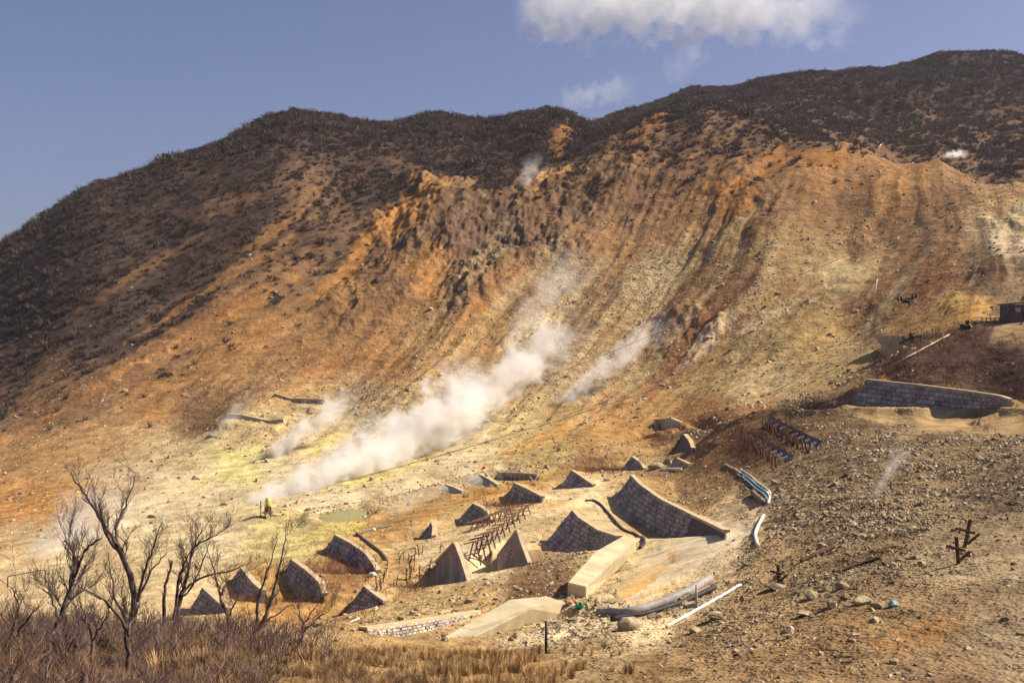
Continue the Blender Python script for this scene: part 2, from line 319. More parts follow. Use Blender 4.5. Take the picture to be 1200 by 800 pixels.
# ---- patches with an outline of their own: (u, v, half length, half width, angle deg up-right, colour, strength)
BLOBS = [
    (285, 540, 38, 12, 30, (212, 200, 122), .75), (345, 562, 16, 5, 40, (216, 200, 100), .8), (250, 560, 34, 10, 35, (210, 196, 132), .5), (385, 520, 22, 9, 30, (206, 190, 96), .5), (505, 520, 26, 7, 22, (226, 206, 90), .8), (395, 622, 40, 8, 15, (208, 192, 92), .6), (430, 560, 60, 8, 12, (206, 188, 92), .5), (470, 545, 60, 6, 20, (190, 170, 84), .5),
    (615, 385, 42, 9, 38, (222, 198, 138), .9), (640, 365, 30, 6, 40, (224, 200, 134), .8),
    (825, 405, 60, 9, 42, (218, 186, 142), .85), (900, 370, 40, 8, 30, (216, 190, 142), .7), (780, 440, 40, 16, 45, (146, 94, 58), .7), (850, 350, 80, 16, 42, (146, 96, 58), .7), (945, 330, 30, 20, 40, (128, 86, 56), .6),
    (715, 470, 25, 22, 30, (140, 88, 48), .7), (700, 490, 30, 8, 50, (196, 136, 66), .6), (740, 345, 120, 7, 46, (178, 156, 108), .6), (690, 360, 120, 6, 50, (150, 110, 70), .6), (830, 300, 120, 7, 42, (180, 156, 104), .6), (770, 270, 100, 7, 46, (150, 108, 66), .6), (650, 300, 90, 6, 48, (150, 104, 60), .5),
    (1130, 358, 42, 12, -25, (204, 158, 82), .8), (1165, 322, 26, 20, 0, (104, 70, 46), .8), (1188, 268, 20, 18, 60, (208, 180, 130), .6), (1150, 240, 22, 10, 20, (186, 156, 104), .4), (1190, 290, 12, 26, 70, (220, 190, 150), .8), (985, 317, 36, 12, 0, (194, 172, 116), .9), (1070, 330, 60, 18, 0, (136, 90, 56), .5),
    (480, 255, 50, 22, 50, (190, 130, 56), .7), (530, 330, 40, 60, 60, (184, 126, 52), .6), (420, 300, 40, 10, 55, (188, 130, 56), .7), (385, 335, 30, 10, 45, (182, 124, 56), .6), (655, 165, 24, 12, 60, (164, 112, 52), .8), (760, 150, 30, 9, 40, (170, 112, 58), .6), (640, 212, 34, 8, 30, (198, 150, 80), .8), (860, 230, 26, 34, 70, (186, 126, 54), .7), (905, 190, 30, 12, 50, (176, 118, 52), .7), (960, 185, 40, 8, 0, (176, 118, 54), .7),
    (560, 300, 26, 44, 60, (104, 78, 58), .7), (600, 270, 16, 30, 60, (98, 74, 58), .7), (540, 360, 40, 8, 40, (96, 72, 54), .5), (440, 330, 14, 22, 70, (104, 80, 60), .7), (480, 300, 12, 20, 70, (110, 84, 62), .6), (600, 350, 18, 18, 30, (100, 76, 58), .7),
    (260, 330, 120, 6, 34, (170, 122, 66), .6), (200, 400, 160, 8, 30, (176, 124, 64), .7), (130, 440, 140, 5, 30, (120, 86, 60), .5), (250, 385, 130, 5, 32, (186, 132, 66), .7), (330, 260, 60, 10, 40, (150, 106, 58), .6), (270, 240, 40, 12, 20, (140, 104, 66), .5), (180, 310, 90, 6, 32, (140, 104, 62), .5), (90, 470, 120, 6, 30, (184, 130, 66), .6),
    (780, 660, 90, 26, 33, (226, 204, 160), .9), (755, 676, 52, 10, 33, (226, 182, 108), .8), (735, 692, 34, 4, 25, (224, 178, 92), .7), (790, 655, 14, 10, 40, (212, 142, 56), .8), (830, 640, 60, 14, 20, (226, 206, 166), .9), (660, 585, 60, 10, 22, (224, 196, 146), .8), (600, 612, 50, 14, 25, (214, 186, 134), .7), (573, 648, 36, 30, 20, (214, 192, 148), .95), (645, 592, 36, 5, 15, (226, 174, 104), .6), (660, 740, 90, 14, 12, (212, 188, 142), .6),
    (1075, 745, 60, 14, 20, (160, 112, 60), .6), (1000, 770, 40, 6, 5, (104, 82, 62), .5), (640, 512, 90, 8, 25, (190, 142, 70), .6), (560, 585, 120, 6, 18, (186, 136, 62), .6), (800, 500, 80, 8, 22, (160, 110, 54), .5), (850, 485, 90, 5, 18, (150, 98, 46), .6), (1022, 455, 30, 5, 40, (216, 160, 60), .8),
    (1170, 575, 42, 10, 20, (92, 74, 58), .7), (1165, 600, 26, 6, 20, (96, 78, 62), .6), (878, 575, 16, 9, 10, (90, 70, 54), .7), (868, 602, 8, 12, 80, (96, 78, 60), .6), (1000, 496, 60, 6, -8, (92, 72, 54), .7), (950, 482, 30, 5, -10, (84, 64, 48), .7), (1080, 515, 30, 5, 10, (104, 84, 64), .6), (850, 545, 18, 6, 10, (120, 84, 58), .5), (1040, 640, 60, 5, 25, (112, 88, 62), .5),
    (60, 585, 90, 22, 10, (184, 130, 66), .7), (60, 610, 110, 5, 25, (150, 118, 76), .5), (540, 600, 70, 7, 18, (208, 180, 126), .5), (470, 638, 110, 5, 24, (210, 184, 130), .6),
]
nb = fbm(U_ / 14, V_ / 11, 4, .6); nb2 = fbm(U_ / 5 + 9, V_ / 4, 3, .6)
for u, v, a, b, ang, c, k in BLOBS:
    ca, sa = math.cos(math.radians(ang)), math.sin(math.radians(ang))
    yc = raycast(Z0, u, v).y
    du, dv = U_ - u, -(V_ - v)
    r = np.sqrt(((du * ca + dv * sa) / a) ** 2 + ((-du * sa + dv * ca) / b) ** 2) + np.abs(LY - math.log(yc)) * 0.8
    m = k * smooth(1.12, .74, r + nb * .95 + nb2 * .55)
    RGB = RGB * (1 - m[..., None]) + np.array(srgb(*c), np.float32) * m[..., None]
    VEG *= (1 - .85 * m)
    if 690 < u < 870 and 630 < v < 700:
        STONY *= 1 - m
    if (u, v) == (573, 648):
        STONY *= 1 - m

# ------------------------------------------------------------------ relief
steep = smooth(170, 240, Y)
far = smooth(150, 230, Y)
Sw = S + fbm(X / 40, Y / 40, 4, .55) * (12 + 26 * smooth(820, 960, U_))
gm = smooth(-.25, .35, fbm(X / 55 + 8, Y / 55, 3, .5))
gul = fbm(Sw / 52, V_ / 300, 3, .55) + .4 * gm * fbm(Sw / 18 + 5, V_ / 200, 4, .6)
Z = Z + far * gul * (1.5 + 1.1 * CRAG) * smooth(640, 420, Y) * (1 - .35 * smooth(850, 950, U_))
Z = Z + far * (.35 + .65 * CRAG) * fbm(X / 34, Y / 34, 6, .52) * 4.2 * (1 - .72 * smooth(390, 460, Y))
crg = fbm(X / 15 + 3, Y / 15 + fbm(X / 9, Y / 9, 3) * .8, 6, .66, ridged=True)
CR2 = smooth(.25, .9, CRAG)
Z = Z + CR2 * far * crg * 3.6
Z = Z + far * (.12 + .9 * CR2) * fbm(X / 4.1 + 5, Y / 4.1, 4, .7, ridged=True) * .7
comb = smooth(-.1, .4, fbm(X / 28 + 33, Y / 28, 3))
Z = Z + far * comb * (.5 - .3 * CR2) * fbm(Sw / 6, V_ / 110, 3, .6) * .6
# the stream under the slope: a shallow channel with a raised stony lip
STREAM = np.array([(-200, 690), (0, 657), (100, 630), (180, 614), (300, 612), (380, 597), (450, 582), (560, 556), (640, 541), (740, 517), (830, 499), (900, 480)], float)
sv = np.interp(U_, STREAM[:, 0], STREAM[:, 1]) + fbm(X / 12, Y / 12, 3) * 4
ds = (V_ - sv) * (np.abs(LY - np.log(np.maximum(60, 150 + 0 * U_))) < .55) + 99 * (np.abs(LY - math.log(150)) >= .55)
Z = Z - 1.1 * np.exp(-((ds + 4) / 4.5) ** 2) + .55 * np.exp(-((ds - 4) / 3.0) ** 2)
RGB *= (1 - .0 * ds)[..., None]
Z = Z + (1 - far) * fbm(X / 9, Y / 9, 4, .5) * .35 * smooth(20, 60, Y)
backm = smooth(430, 520, Y) * smooth(650, 760, U_)
Z = Z + backm * fbm(X / 70, Y / 70, 4, .5) * 9
Z1 = Z.copy()

# ------------------------------------------------------------------ retaining walls: crest and foot as seen, standing on the ground at their foot
WALLS = [
    # name, crest pixels, foot pixels, kind, fill depth, label
    ('block_retaining_wall', [(740, 557), (749, 567), (774, 585), (812, 604), (849, 622)], [(721, 584), (727, 600), (752, 615), (788, 635), (848, 626)], 'block', 9, 'largest curved stone block retaining wall above the white and orange runoff'),
    ('block_retaining_wall', [(671, 598), (679, 607), (702, 622), (724, 629)], [(639, 636), (650, 647), (678, 660), (722, 642)], 'block', 6, 'square dark block retaining wall directly behind the bent concrete baffle'),
    ('mortar_retaining_wall', [(511, 658), (533, 635), (541, 656), (549, 682)], [(510, 694), (524, 698), (538, 692), (549, 686)], 'plain', 4, 'smooth mauve grey triangular wall beside the terrace of rusty stakes'),
    ('mortar_retaining_wall', [(583, 651), (606, 620), (611, 636), (620, 660)], [(582, 678), (592, 680), (604, 677), (619, 668)], 'plain', 4, 'dark pointed wall with pinkish poles leaning against it'),
    ('block_retaining_wall', [(670, 551), (682, 559), (695, 568)], [(655, 574), (668, 577), (694, 571)], 'block', 5, 'small peaked dark wall next to the reddish thicket, bare of sheets'),
    ('block_retaining_wall', [(603, 566), (622, 575), (635, 582)], [(593, 584), (605, 594), (620, 598), (634, 586)], 'block', 5, 'dark squarish wall at the upper end of the rusty trestles'),
    ('block_retaining_wall', [(554, 590), (565, 595), (572, 601), (577, 610)], [(537, 610), (548, 621), (562, 620), (576, 613)], 'block', 5, 'leaf shaped dark wall below the trestle row with pale curved coping'),
    ('block_retaining_wall', [(506, 612), (508, 618), (507, 628)], [(490, 632), (494, 637), (506, 631)], 'block', 3, 'narrowest dark crescent wall on the ochre terrace'),
    ('block_retaining_wall', [(393, 627), (410, 636), (428, 648), (437, 660), (442, 669)], [(381, 648), (400, 655), (415, 662), (424, 674), (441, 672)], 'block', 6, 'long curved wall holding the terrace with the pipe elbow, below the pond'),
    ('block_retaining_wall', [(342, 656), (360, 669), (375, 683), (379, 696)], [(331, 674), (342, 690), (358, 712), (378, 702)], 'block', 5, 'leaning curved wall behind the tallest slender dead stems'),
    ('block_retaining_wall', [(427, 687), (438, 696), (451, 705)], [(399, 728), (422, 725), (450, 709)], 'block', 5, 'dark wedge wall at the foot of the rusty stake terrace beside white rails'),
    ('block_retaining_wall', [(283, 665), (296, 682), (307, 692)], [(271, 682), (283, 700), (306, 706)], 'block', 5, 'speckled peaked wall seen between the branches of two dead trees'),
    ('block_retaining_wall', [(238, 689), (252, 702), (266, 714)], [(220, 718), (242, 724), (266, 720)], 'block', 5, 'lowest triangular speckled wall rising out of the dead brush'),
    ('block_retaining_wall', [(428, 737), (460, 733), (500, 727), (562, 717)], [(430, 744), (462, 748), (500, 740), (562, 722)], 'block', 3, 'long low block wall with pale coping leading to the wedge baffle'),
    ('block_retaining_wall', [(741, 535), (750, 542), (755, 549)], [(725, 553), (738, 555), (754, 551)], 'block', 4, 'small dark wall with white scraps beside the reddish thicket'),
    ('block_retaining_wall', [(802, 509), (808, 517), (811, 525)], [(786, 538), (796, 536), (810, 528)], 'block', 4, 'uppermost pointed dark wall of the valley works, above the pale boulder'),
    ('block_retaining_wall', [(793, 537), (800, 540), (808, 544)], [(781, 549), (793, 549), (807, 546)], 'plain', 3, 'short grey wall beside the pale boulder'),
    ('concrete_apron', [(562, 556), (572, 561), (583, 568)], [(537, 561), (558, 574), (582, 570)], 'grey', 4, 'pale grey sloped wall on the stream edge, middle of three'),
    ('concrete_apron', [(522, 568), (532, 571), (542, 576)], [(501, 571), (522, 582), (541, 578)], 'grey', 4, 'pale grey sloped wall on the stream edge half lost in steam'),
    ('concrete_apron', [(585, 554), (606, 554), (630, 556)], [(589, 562), (606, 563), (627, 562)], 'grey', 4, 'long flat pale grey apron on the stream edge'),
    ('concrete_apron', [(768, 492), (786, 490), (798, 495)], [(772, 500), (781, 505), (796, 501)], 'grey', 4, 'small grey slab set alone in the tan scree'),
    ('stone_revetment', [(1016, 445), (1083, 452), (1130, 458), (1171, 464), (1183, 468)], [(996, 474), (1057, 482), (1127, 489), (1168, 488), (1184, 482)], 'block', 10, 'long dark stone revetment above the dirt road'),
    ('concrete_wall', [(1024, 394), (1044, 394), (1065, 394), (1112, 395)], [(1032, 404), (1044, 406), (1070, 406), (1112, 405)], 'grey', 8, 'upper of two stepped grey concrete walls above the dark hillside'),
    ('concrete_wall', [(1027, 409), (1046, 409), (1080, 409)], [(1037, 418), (1052, 420), (1080, 419)], 'grey', 6, 'lower of two stepped grey concrete walls above the dark hillside'),
    ('old_wall', [(322, 461), (341, 467), (380, 468)], [(323, 465), (342, 472), (380, 474)], 'grey', 4, 'straight grey old wall above the sulphur slope'),
    ('old_wall', [(254, 495), (266, 484), (287, 487), (314, 493), (332, 491)], [(254, 500), (267, 490), (288, 492), (314, 498), (332, 496)], 'grey', 4, 'crooked grey old wall at the foot of the orange slope'),
]


def resample(pts, n):
    pts = [Vector(p) for p in pts]
    d = [0.0]
    for a, b in zip(pts[:-1], pts[1:]):
        d.append(d[-1] + (b - a).length)
    out = []
    for i in range(n):
        s = d[-1] * i / (n - 1); k = 0
        while k < len(pts) - 2 and d[k + 1] < s:
            k += 1
        t = (s - d[k]) / max(d[k + 1] - d[k], 1e-9)
        out.append(pts[k].lerp(pts[k + 1], t))
    return out


WGEO = []
DEPTHS = {1016: (122.5, 105.5), 1024: (186, 159), 1027: (174.5, 163)}    # these stand on the road and on the terrace behind the dark hillside
for name, top, bot, kind, fill, label in WALLS:
    n = 17
    bu = resample([(a, b, 0) for a, b in bot], n); tu = resample([(a, b, 0) for a, b in top], n)
    kf = .5 if kind in ('block', 'plain') and name != 'stone_revetment' else 0.0
    ys = np.array([raycast(Z0, q.x, q.y + (t_.y - q.y) * kf).y for q, t_ in zip(bu, tu)])
    ys = np.polyval(np.polyfit(np.arange(n), ys, 1), np.arange(n))
    if top[0][0] in DEPTHS:
        ys = np.linspace(*DEPTHS[top[0][0]], n)
    B = [at(q.x, q.y, y) for q, y in zip(bu, ys)]
    T = []
    for q, b, y in zip(tu, bu, ys):
        h = max(b.y - q.y, 1.0) / F * y
        T.append(at(q.x, q.y, y + (.18 if kind != 'grey' else .3) * h + .1))
    WGEO.append((name, T, B, kind, fill, label))

nearmask = np.zeros_like(Z)


def line_field(xs, yv, Lp, front):
    """signed distance to a plan line (negative on the side of `front`), overshoot past its ends, height along it"""
    best = np.full(xs.shape, 1e9, np.float32); sd = np.zeros_like(best); ov = np.zeros_like(best); zz = np.zeros_like(best)
    n = len(Lp) - 1
    for i in range(n):
        a, b = Lp[i], Lp[i + 1]
        ex, ey = b.x - a.x, b.y - a.y
        L = math.hypot(ex, ey)
        if L < 1e-4:
            continue
        ex /= L; ey /= L
        al = (xs - a.x) * ex + (yv - a.y) * ey
        pe = (xs - a.x) * (-ey) + (yv - a.y) * ex
        t = np.clip(al / L, 0, 1)
        d = np.sqrt(pe ** 2 + (al - t * L) ** 2)
        sg = -1.0 if (front.x * (-ey) + front.y * ex) > 0 else 1.0
        o = np.zeros_like(best)
        if i == 0:
            o = np.maximum(o, -al)
        if i == n - 1:
            o = np.maximum(o, al - L)
        m = d < best
        best = np.where(m, d, best); sd = np.where(m, np.where(o > 0, pe * sg, d * np.sign(pe * sg)), sd); ov = np.where(m, o, ov)
        zz = np.where(m, a.z + (b.z - a.z) * t, zz)
    return best, sd, ov, zz


WF = []
for name, T, B, kind, fill, label in WGEO:
    if name == 'concrete_wall':
        continue
    hmax = max((t_ - b_).z for t_, b_ in zip(T, B))
    R_ = 4 + hmax * 5
    x0 = min(p.x for p in T + B) - R_; x1 = max(p.x for p in T + B) + R_
    y0 = min(p.y for p in T + B) - R_; y1 = max(p.y for p in T + B) + R_
    r0, r1 = np.searchsorted(rowl, [math.log(max(y0, 10)), math.log(y1)])
    sl = slice(max(r0 - 1, 0), r1 + 1)
    sel = (X[sl] > x0) & (X[sl] < x1)
    if not sel.any():
        continue
    c0, c1 = np.where(sel.any(0))[0][[0, -1]]
    sl2 = (sl, slice(c0, c1 + 1))
    front = sum(B, Vector()) / len(B) - sum(T, Vector()) / len(T)
    only = name in ('stone_revetment', 'concrete_wall', 'concrete_apron', 'old_wall')
    if only:
        front = Vector((0, -1, 0))
    fb = line_field(X[sl2], Y[sl2], B, front); ft = line_field(X[sl2], Y[sl2], T, front)
    WF.append((sl2, fb, ft, R_, only))
    nearmask[sl2] = np.maximum(nearmask[sl2], smooth(2.4, 1.0, np.minimum(fb[0], ft[0])))
for sl2, fb, ft, RR, only in WF:                # the ground is cut down to the foot in front
    if only:
        continue
    best, sd, ov, zb = fb
    cut = zb + .05 + np.maximum(-sd - 1.5, 0) * .09 + ov * .5 + np.maximum(best - .45 * RR, 0) * 1.2
    Z[sl2] = np.where((sd < 0) | (ft[1] < 0), np.minimum(Z[sl2], cut), Z[sl2])
for sl2, fb, ft, RR, only in WF:                # and filled level behind the crest
    best, sd, ov, zt = ft
    fil = zt - .06 - np.maximum(sd - .8, 0) * (.15 if not only else .5) - ov * (.55 if not only else .4) - np.maximum(best - .45 * RR, 0) * 1.2
    Z[sl2] = np.where(sd > 0, np.maximum(Z[sl2], fil), Z[sl2])
for sl2, fb, ft, RR, only in WF:
    if only:
        best, sd, ov, zb = fb      # a level strip along the foot
        Z[sl2] = np.where(sd < .3, np.maximum(Z[sl2], zb + .02 - np.maximum(best - 1.2, 0) * .22 - np.maximum(best - 4, 0) * 3 - ov * .6), Z[sl2])
        continue
    z = Z[sl2]
    best, sd, ov, zt = ft
    z = np.where((sd > 0) & (sd < 3.0) & (ov < 1.5), np.minimum(z, zt - .06 + np.maximum(sd - .7, 0) * .75 + ov * .7), z)
    best, sdb, ovb, zb = fb
    z = np.where(((sdb < 0) & (sdb > -7)) | ((sd < 0) & (sdb >= 0) & (best < 6)), np.minimum(z, zb + .05 + np.maximum(-sdb - 1.5, 0) * .12 + ovb * .9), z)
    Z[sl2] = z
# the pond lies flush in its own hollow
POND_PX = [(377, 601), (392, 597), (410, 597), (424, 601), (431, 604), (418, 609), (404, 614), (392, 610), (382, 605)]
pond_z = raycast(Z1, 404, 605).z - .1
POND = [at(u, v, pond_z / ((400 - v) / F)) for u, v in POND_PX]
pcx = sum(q.x for q in POND) / 9; pcy = sum(q.y for q in POND) / 9
prx = (max(q.x for q in POND) - min(q.x for q in POND)) / 2; pry = (max(q.y for q in POND) - min(q.y for q in POND)) / 2
rp = np.sqrt(((X - pcx) / prx) ** 2 + ((Y - pcy) / pry) ** 2) + .12 * fbm(X / 2.5, Y / 2.5, 3)
Z = np.where(rp < 1.9, (pond_z - .45 + np.maximum(rp - .6, 0) * 1.25) * (1 - smooth(1.15, 1.9, rp)) + Z * smooth(1.15, 1.9, rp), Z)
# concrete runoff bed, smooth and slightly dished
rough = 1 - nearmask
Z = Z + rough * (1 - far) * (STONY ** 1.5) * fbm(X / 1.7, Y / 1.7, 4, .6) * .30
Z = Z + rough * far * (STONY) * fbm(X / 3.1, Y / 3.1, 3, .6) * .4

rockm = smooth(.05, .35, crg + .5 * fbm(X / 7, Y / 7, 4, .6)) * CR2 * far * .75 * smooth(-.3, .2, fbm(X / 30 + 70, Y / 30, 3))
RGB = RGB * (1 - rockm[..., None]) + np.array(srgb(104, 84, 68), np.float32) * rockm[..., None]
VARI = fbm(Sw / 16, V_ / 220, 4, .55) * far
RGB = RGB * (1 + .42 * VARI * (1 - .6 * VEG))[..., None]
cen = smooth(420, 620, U_) * smooth(240, 330, V_) * far * smooth(560, 500, V_)
stk = smooth(-.02, .30, fbm(Sw / 34 + 60, V_ / 380, 5, .6)) * cen * .62
RGB = RGB * (1 - stk[..., None]) + np.array(srgb(184, 160, 114), np.float32) * stk[..., None]
stk = smooth(.02, .30, fbm(Sw / 20 + 90, V_ / 300, 5, .6)) * smooth(320, 420, V_ + .28 * U_) * smooth(620, 440, U_) * smooth(540, 470, V_) * far * .55
RGB = RGB * (1 - stk[..., None]) + np.array(srgb(124, 92, 68), np.float32) * stk[..., None]
stk = smooth(.05, .35, fbm(Sw / 22 + 20, V_ / 300, 5, .6)) * cen * .4
RGB = RGB * (1 - stk[..., None]) + np.array(srgb(142, 100, 64), np.float32) * stk[..., None]
RGB = RGB * (1 + .26 * fbm(X / 11, Y / 11, 5, .6))[..., None]
rust = smooth(.0, .5, fbm(X / 24 + 40, Y / 24, 5, .6))[..., None] * .22
RGB = RGB * (1 - rust) + RGB * np.array((1.08, .84, .62), np.float32) * rust
rill = fbm(Sw / 3.2, V_ / 130, 3, .6) * far
RGB = RGB * (1 + .2 * comb * rill * (1 - VEG))[..., None]
lum = (RGB @ np.array((.25, .6, .15), np.float32))[..., None]
RGB = lum + (RGB - lum) * .92
RGB *= 0.84
RGB = np.clip(RGB, .01, .8)


def G(u, v):
    return raycast(Z, u, v)


def gh(x, y):
    return float(gz(Z, np.array([x]), np.array([y]))[0])


# ------------------------------------------------------------------ materials
def new_mat(name):
    m = bpy.data.materials.new(name)
    m.use_nodes = True
    nt = m.node_tree
    b = nt.nodes['Principled BSDF']
    b.inputs['Roughness'].default_value = .95
    b.inputs['Specular IOR Level'].default_value = .15
    return m, nt, b


def nd(nt, typ, **kw):
    n = nt.nodes.new(typ)
    for k, v in kw.items():
        if k.startswith('i_'):
            n.inputs[k[2:].replace('_', ' ')].default_value = v
        else:
            setattr(n, k, v)
    return n


def math_node(nt, op, a, b=None, c=None, clamp=False):
    n = nt.nodes.new('ShaderNodeMath'); n.operation = op; n.use_clamp = clamp
    for i, x in enumerate((a, b, c)):
        if x is None:
            continue
        if isinstance(x, (int, float)):
            n.inputs[i].default_value = x
        else:
            nt.links.new(x, n.inputs[i])
    return n.outputs[0]


def mixc(nt, fac, a, b, blend='MIX'):
    n = nt.nodes.new('ShaderNodeMix'); n.data_type = 'RGBA'; n.blend_type = blend
    for i, x in ((0, fac), (6, a), (7, b)):
        if isinstance(x, (int, float)):
            n.inputs[i].default_value = x
        elif isinstance(x, tuple):
            n.inputs[i].default_value = (*x, 1) if len(x) == 3 else x
        else:
            nt.links.new(x, n.inputs[i])
    return n.outputs[2]


def ramp(nt, fac, a, b):
    n = nt.nodes.new('ShaderNodeMapRange'); n.interpolation_type = 'SMOOTHSTEP'
    nt.links.new(fac, n.inputs[0]); n.inputs[1].default_value = a; n.inputs[2].default_value = b
    return n.outputs[0]


def mat_simple(name, col, var=.25, scale=3.0, bump=.3, bdist=.05, rough=.9, col2=None, obj_var=0.0):
    m, nt, b = new_mat(name)
    tc = nd(nt, 'ShaderNodeTexCoord'); geo = nd(nt, 'ShaderNodeNewGeometry')
    nz = nd(nt, 'ShaderNodeTexNoise', i_Scale=scale, i_Detail=6.0, i_Roughness=.65)
    nt.links.new(geo.outputs['Position'], nz.inputs['Vector'])
    c1 = tuple(max(c * (1 - var), 0) for c in col); c2 = col2 or tuple(min(c * (1 + var), .95) for c in col)
    out = mixc(nt, ramp(nt, nz.outputs[0], .35, .65), c1, c2)
    if obj_var:
        oi = nd(nt, 'ShaderNodeObjectInfo')
        f = math_node(nt, 'MULTIPLY_ADD', oi.outputs['Random'], 2 * obj_var, 1 - obj_var)
        hs = nd(nt, 'ShaderNodeHueSaturation'); nt.links.new(f, hs.inputs['Value']); nt.links.new(out, hs.inputs['Color']); out = hs.outputs[0]
    nt.links.new(out, b.inputs['Base Color'])
    b.inputs['Roughness'].default_value = rough
    if bump:
        nz2 = nd(nt, 'ShaderNodeTexNoise', i_Scale=scale * 4, i_Detail=5.0, i_Roughness=.7)
        nt.links.new(geo.outputs['Position'], nz2.inputs['Vector'])
        bp = nd(nt, 'ShaderNodeBump', i_Strength=bump, i_Distance=bdist)
        nt.links.new(nz2.outputs[0], bp.inputs['Height']); nt.links.new(bp.outputs[0], b.inputs['Normal'])
    return m


def make_ground_mat():
    m, nt, b = new_mat('ground')
    geo = nd(nt, 'ShaderNodeNewGeometry'); pos = geo.outputs['Position']
    at_c = nd(nt, 'ShaderNodeAttribute', attribute_name='tint'); at_s = nd(nt, 'ShaderNodeAttribute', attribute_name='stony')
    st = at_s.outputs['Fac']
    # distance-free stones: three sizes, world scale
    col = at_c.outputs['Color']

    def noise(scale, detail=6, rough=.62, dist=0):
        n = nd(nt, 'ShaderNodeTexNoise', i_Scale=scale, i_Detail=float(detail), i_Roughness=rough, i_Distortion=float(dist))
        nt.links.new(pos, n.inputs['Vector']); return n.outputs[0]

    def vor(scale):
        n = nd(nt, 'ShaderNodeTexVoronoi', i_Scale=scale); n.feature = 'F1'
        nt.links.new(pos, n.inputs['Vector']); return n
    n1 = noise(.34, 5, .72)
    col = mixc(nt, 1.0, col, mixc(nt, ramp(nt, n1, .3, .7), (.66, .64, .62), (1.26, 1.27, 1.28)), 'MULTIPLY')
    height = math_node(nt, 'MULTIPLY', n1, 1.6)
    for sc_, lo, gain in ((.6, .6, .6), (2.3, .52, .5)):
        v = vor(sc_)
        sep = nd(nt, 'ShaderNodeSeparateColor'); nt.links.new(v.outputs['Color'], sep.inputs[0])
        pick = math_node(nt, 'GREATER_THAN', math_node(nt, 'MULTIPLY_ADD', st, .42, sep.outputs[0]), lo + .42)
        body = math_node(nt, 'MULTIPLY', pick, ramp(nt, v.outputs['Distance'], .42, .22))
        tone = mixc(nt, sep.outputs[1], (.44, .40, .36), (1.75, 1.75, 1.72))
        col = mixc(nt, math_node(nt, 'MULTIPLY', body, gain), col, mixc(nt, 1.0, col, tone, 'MULTIPLY'))
    bp = nd(nt, 'ShaderNodeBump', i_Strength=.9, i_Distance=.9)
    nt.links.new(math_node(nt, 'MULTIPLY_ADD', st, 1.0, .2), bp.inputs['Strength'])
    nt.links.new(height, bp.inputs['Height']); nt.links.new(bp.outputs[0], b.inputs['Normal'])
    nt.links.new(col, b.inputs['Base Color'])
    b.inputs['Roughness'].default_value = 1.0
    b.inputs['Specular IOR Level'].default_value = .05
    return m


M_GROUND = make_ground_mat()

# ------------------------------------------------------------------ terrain mesh
def mesh_np(name, verts, quads, mat, smooth_shade=True):
    me = bpy.data.meshes.new(name)
    me.vertices.add(len(verts)); me.vertices.foreach_set('co', np.asarray(verts, np.float32).ravel())
    k = quads.shape[1]
    me.loops.add(quads.size); me.loops.foreach_set('vertex_index', quads.astype(np.int32).ravel())
    me.polygons.add(len(quads))
    me.polygons.foreach_set('loop_start', np.arange(0, quads.size, k, dtype=np.int32))
    me.polygons.foreach_set('loop_total', np.full(len(quads), k, np.int32))
    me.polygons.foreach_set('use_smooth', np.full(len(quads), smooth_shade))
    me.update(calc_edges=True)
    if mat:
        me.materials.append(mat)
    return me


def add_terrain(name, r0, r1):
    nr = r1 - r0
    vs = np.stack([X[r0:r1], Y[r0:r1], Z[r0:r1]], -1).reshape(-1, 3)
    i = np.arange(nr * NC).reshape(nr, NC)
    q = np.stack([i[:-1, :-1], i[:-1, 1:], i[1:, 1:], i[1:, :-1]], -1).reshape(-1, 4)
    me = mesh_np(name, vs, q, M_GROUND)
    a = me.attributes.new('tint', 'FLOAT_COLOR', 'POINT')
    c = np.ones((nr * NC, 4), np.float32); c[:, :3] = RGB[r0:r1].reshape(-1, 3)
    a.data.foreach_set('color', c.ravel())
    a = me.attributes.new('stony', 'FLOAT', 'POINT'); a.data.foreach_set('value', STONY[r0:r1].ravel().astype(np.float32))
    o = bpy.data.objects.new(name, me); COL.objects.link(o)
    o['kind'] = 'structure'
    return o


terrain = add_terrain('terrain', 0, NR)
terrain['label'] = 'volcanic valley and scree slopes in orange, tan and sulphur yellow'
#__OBJECTS__

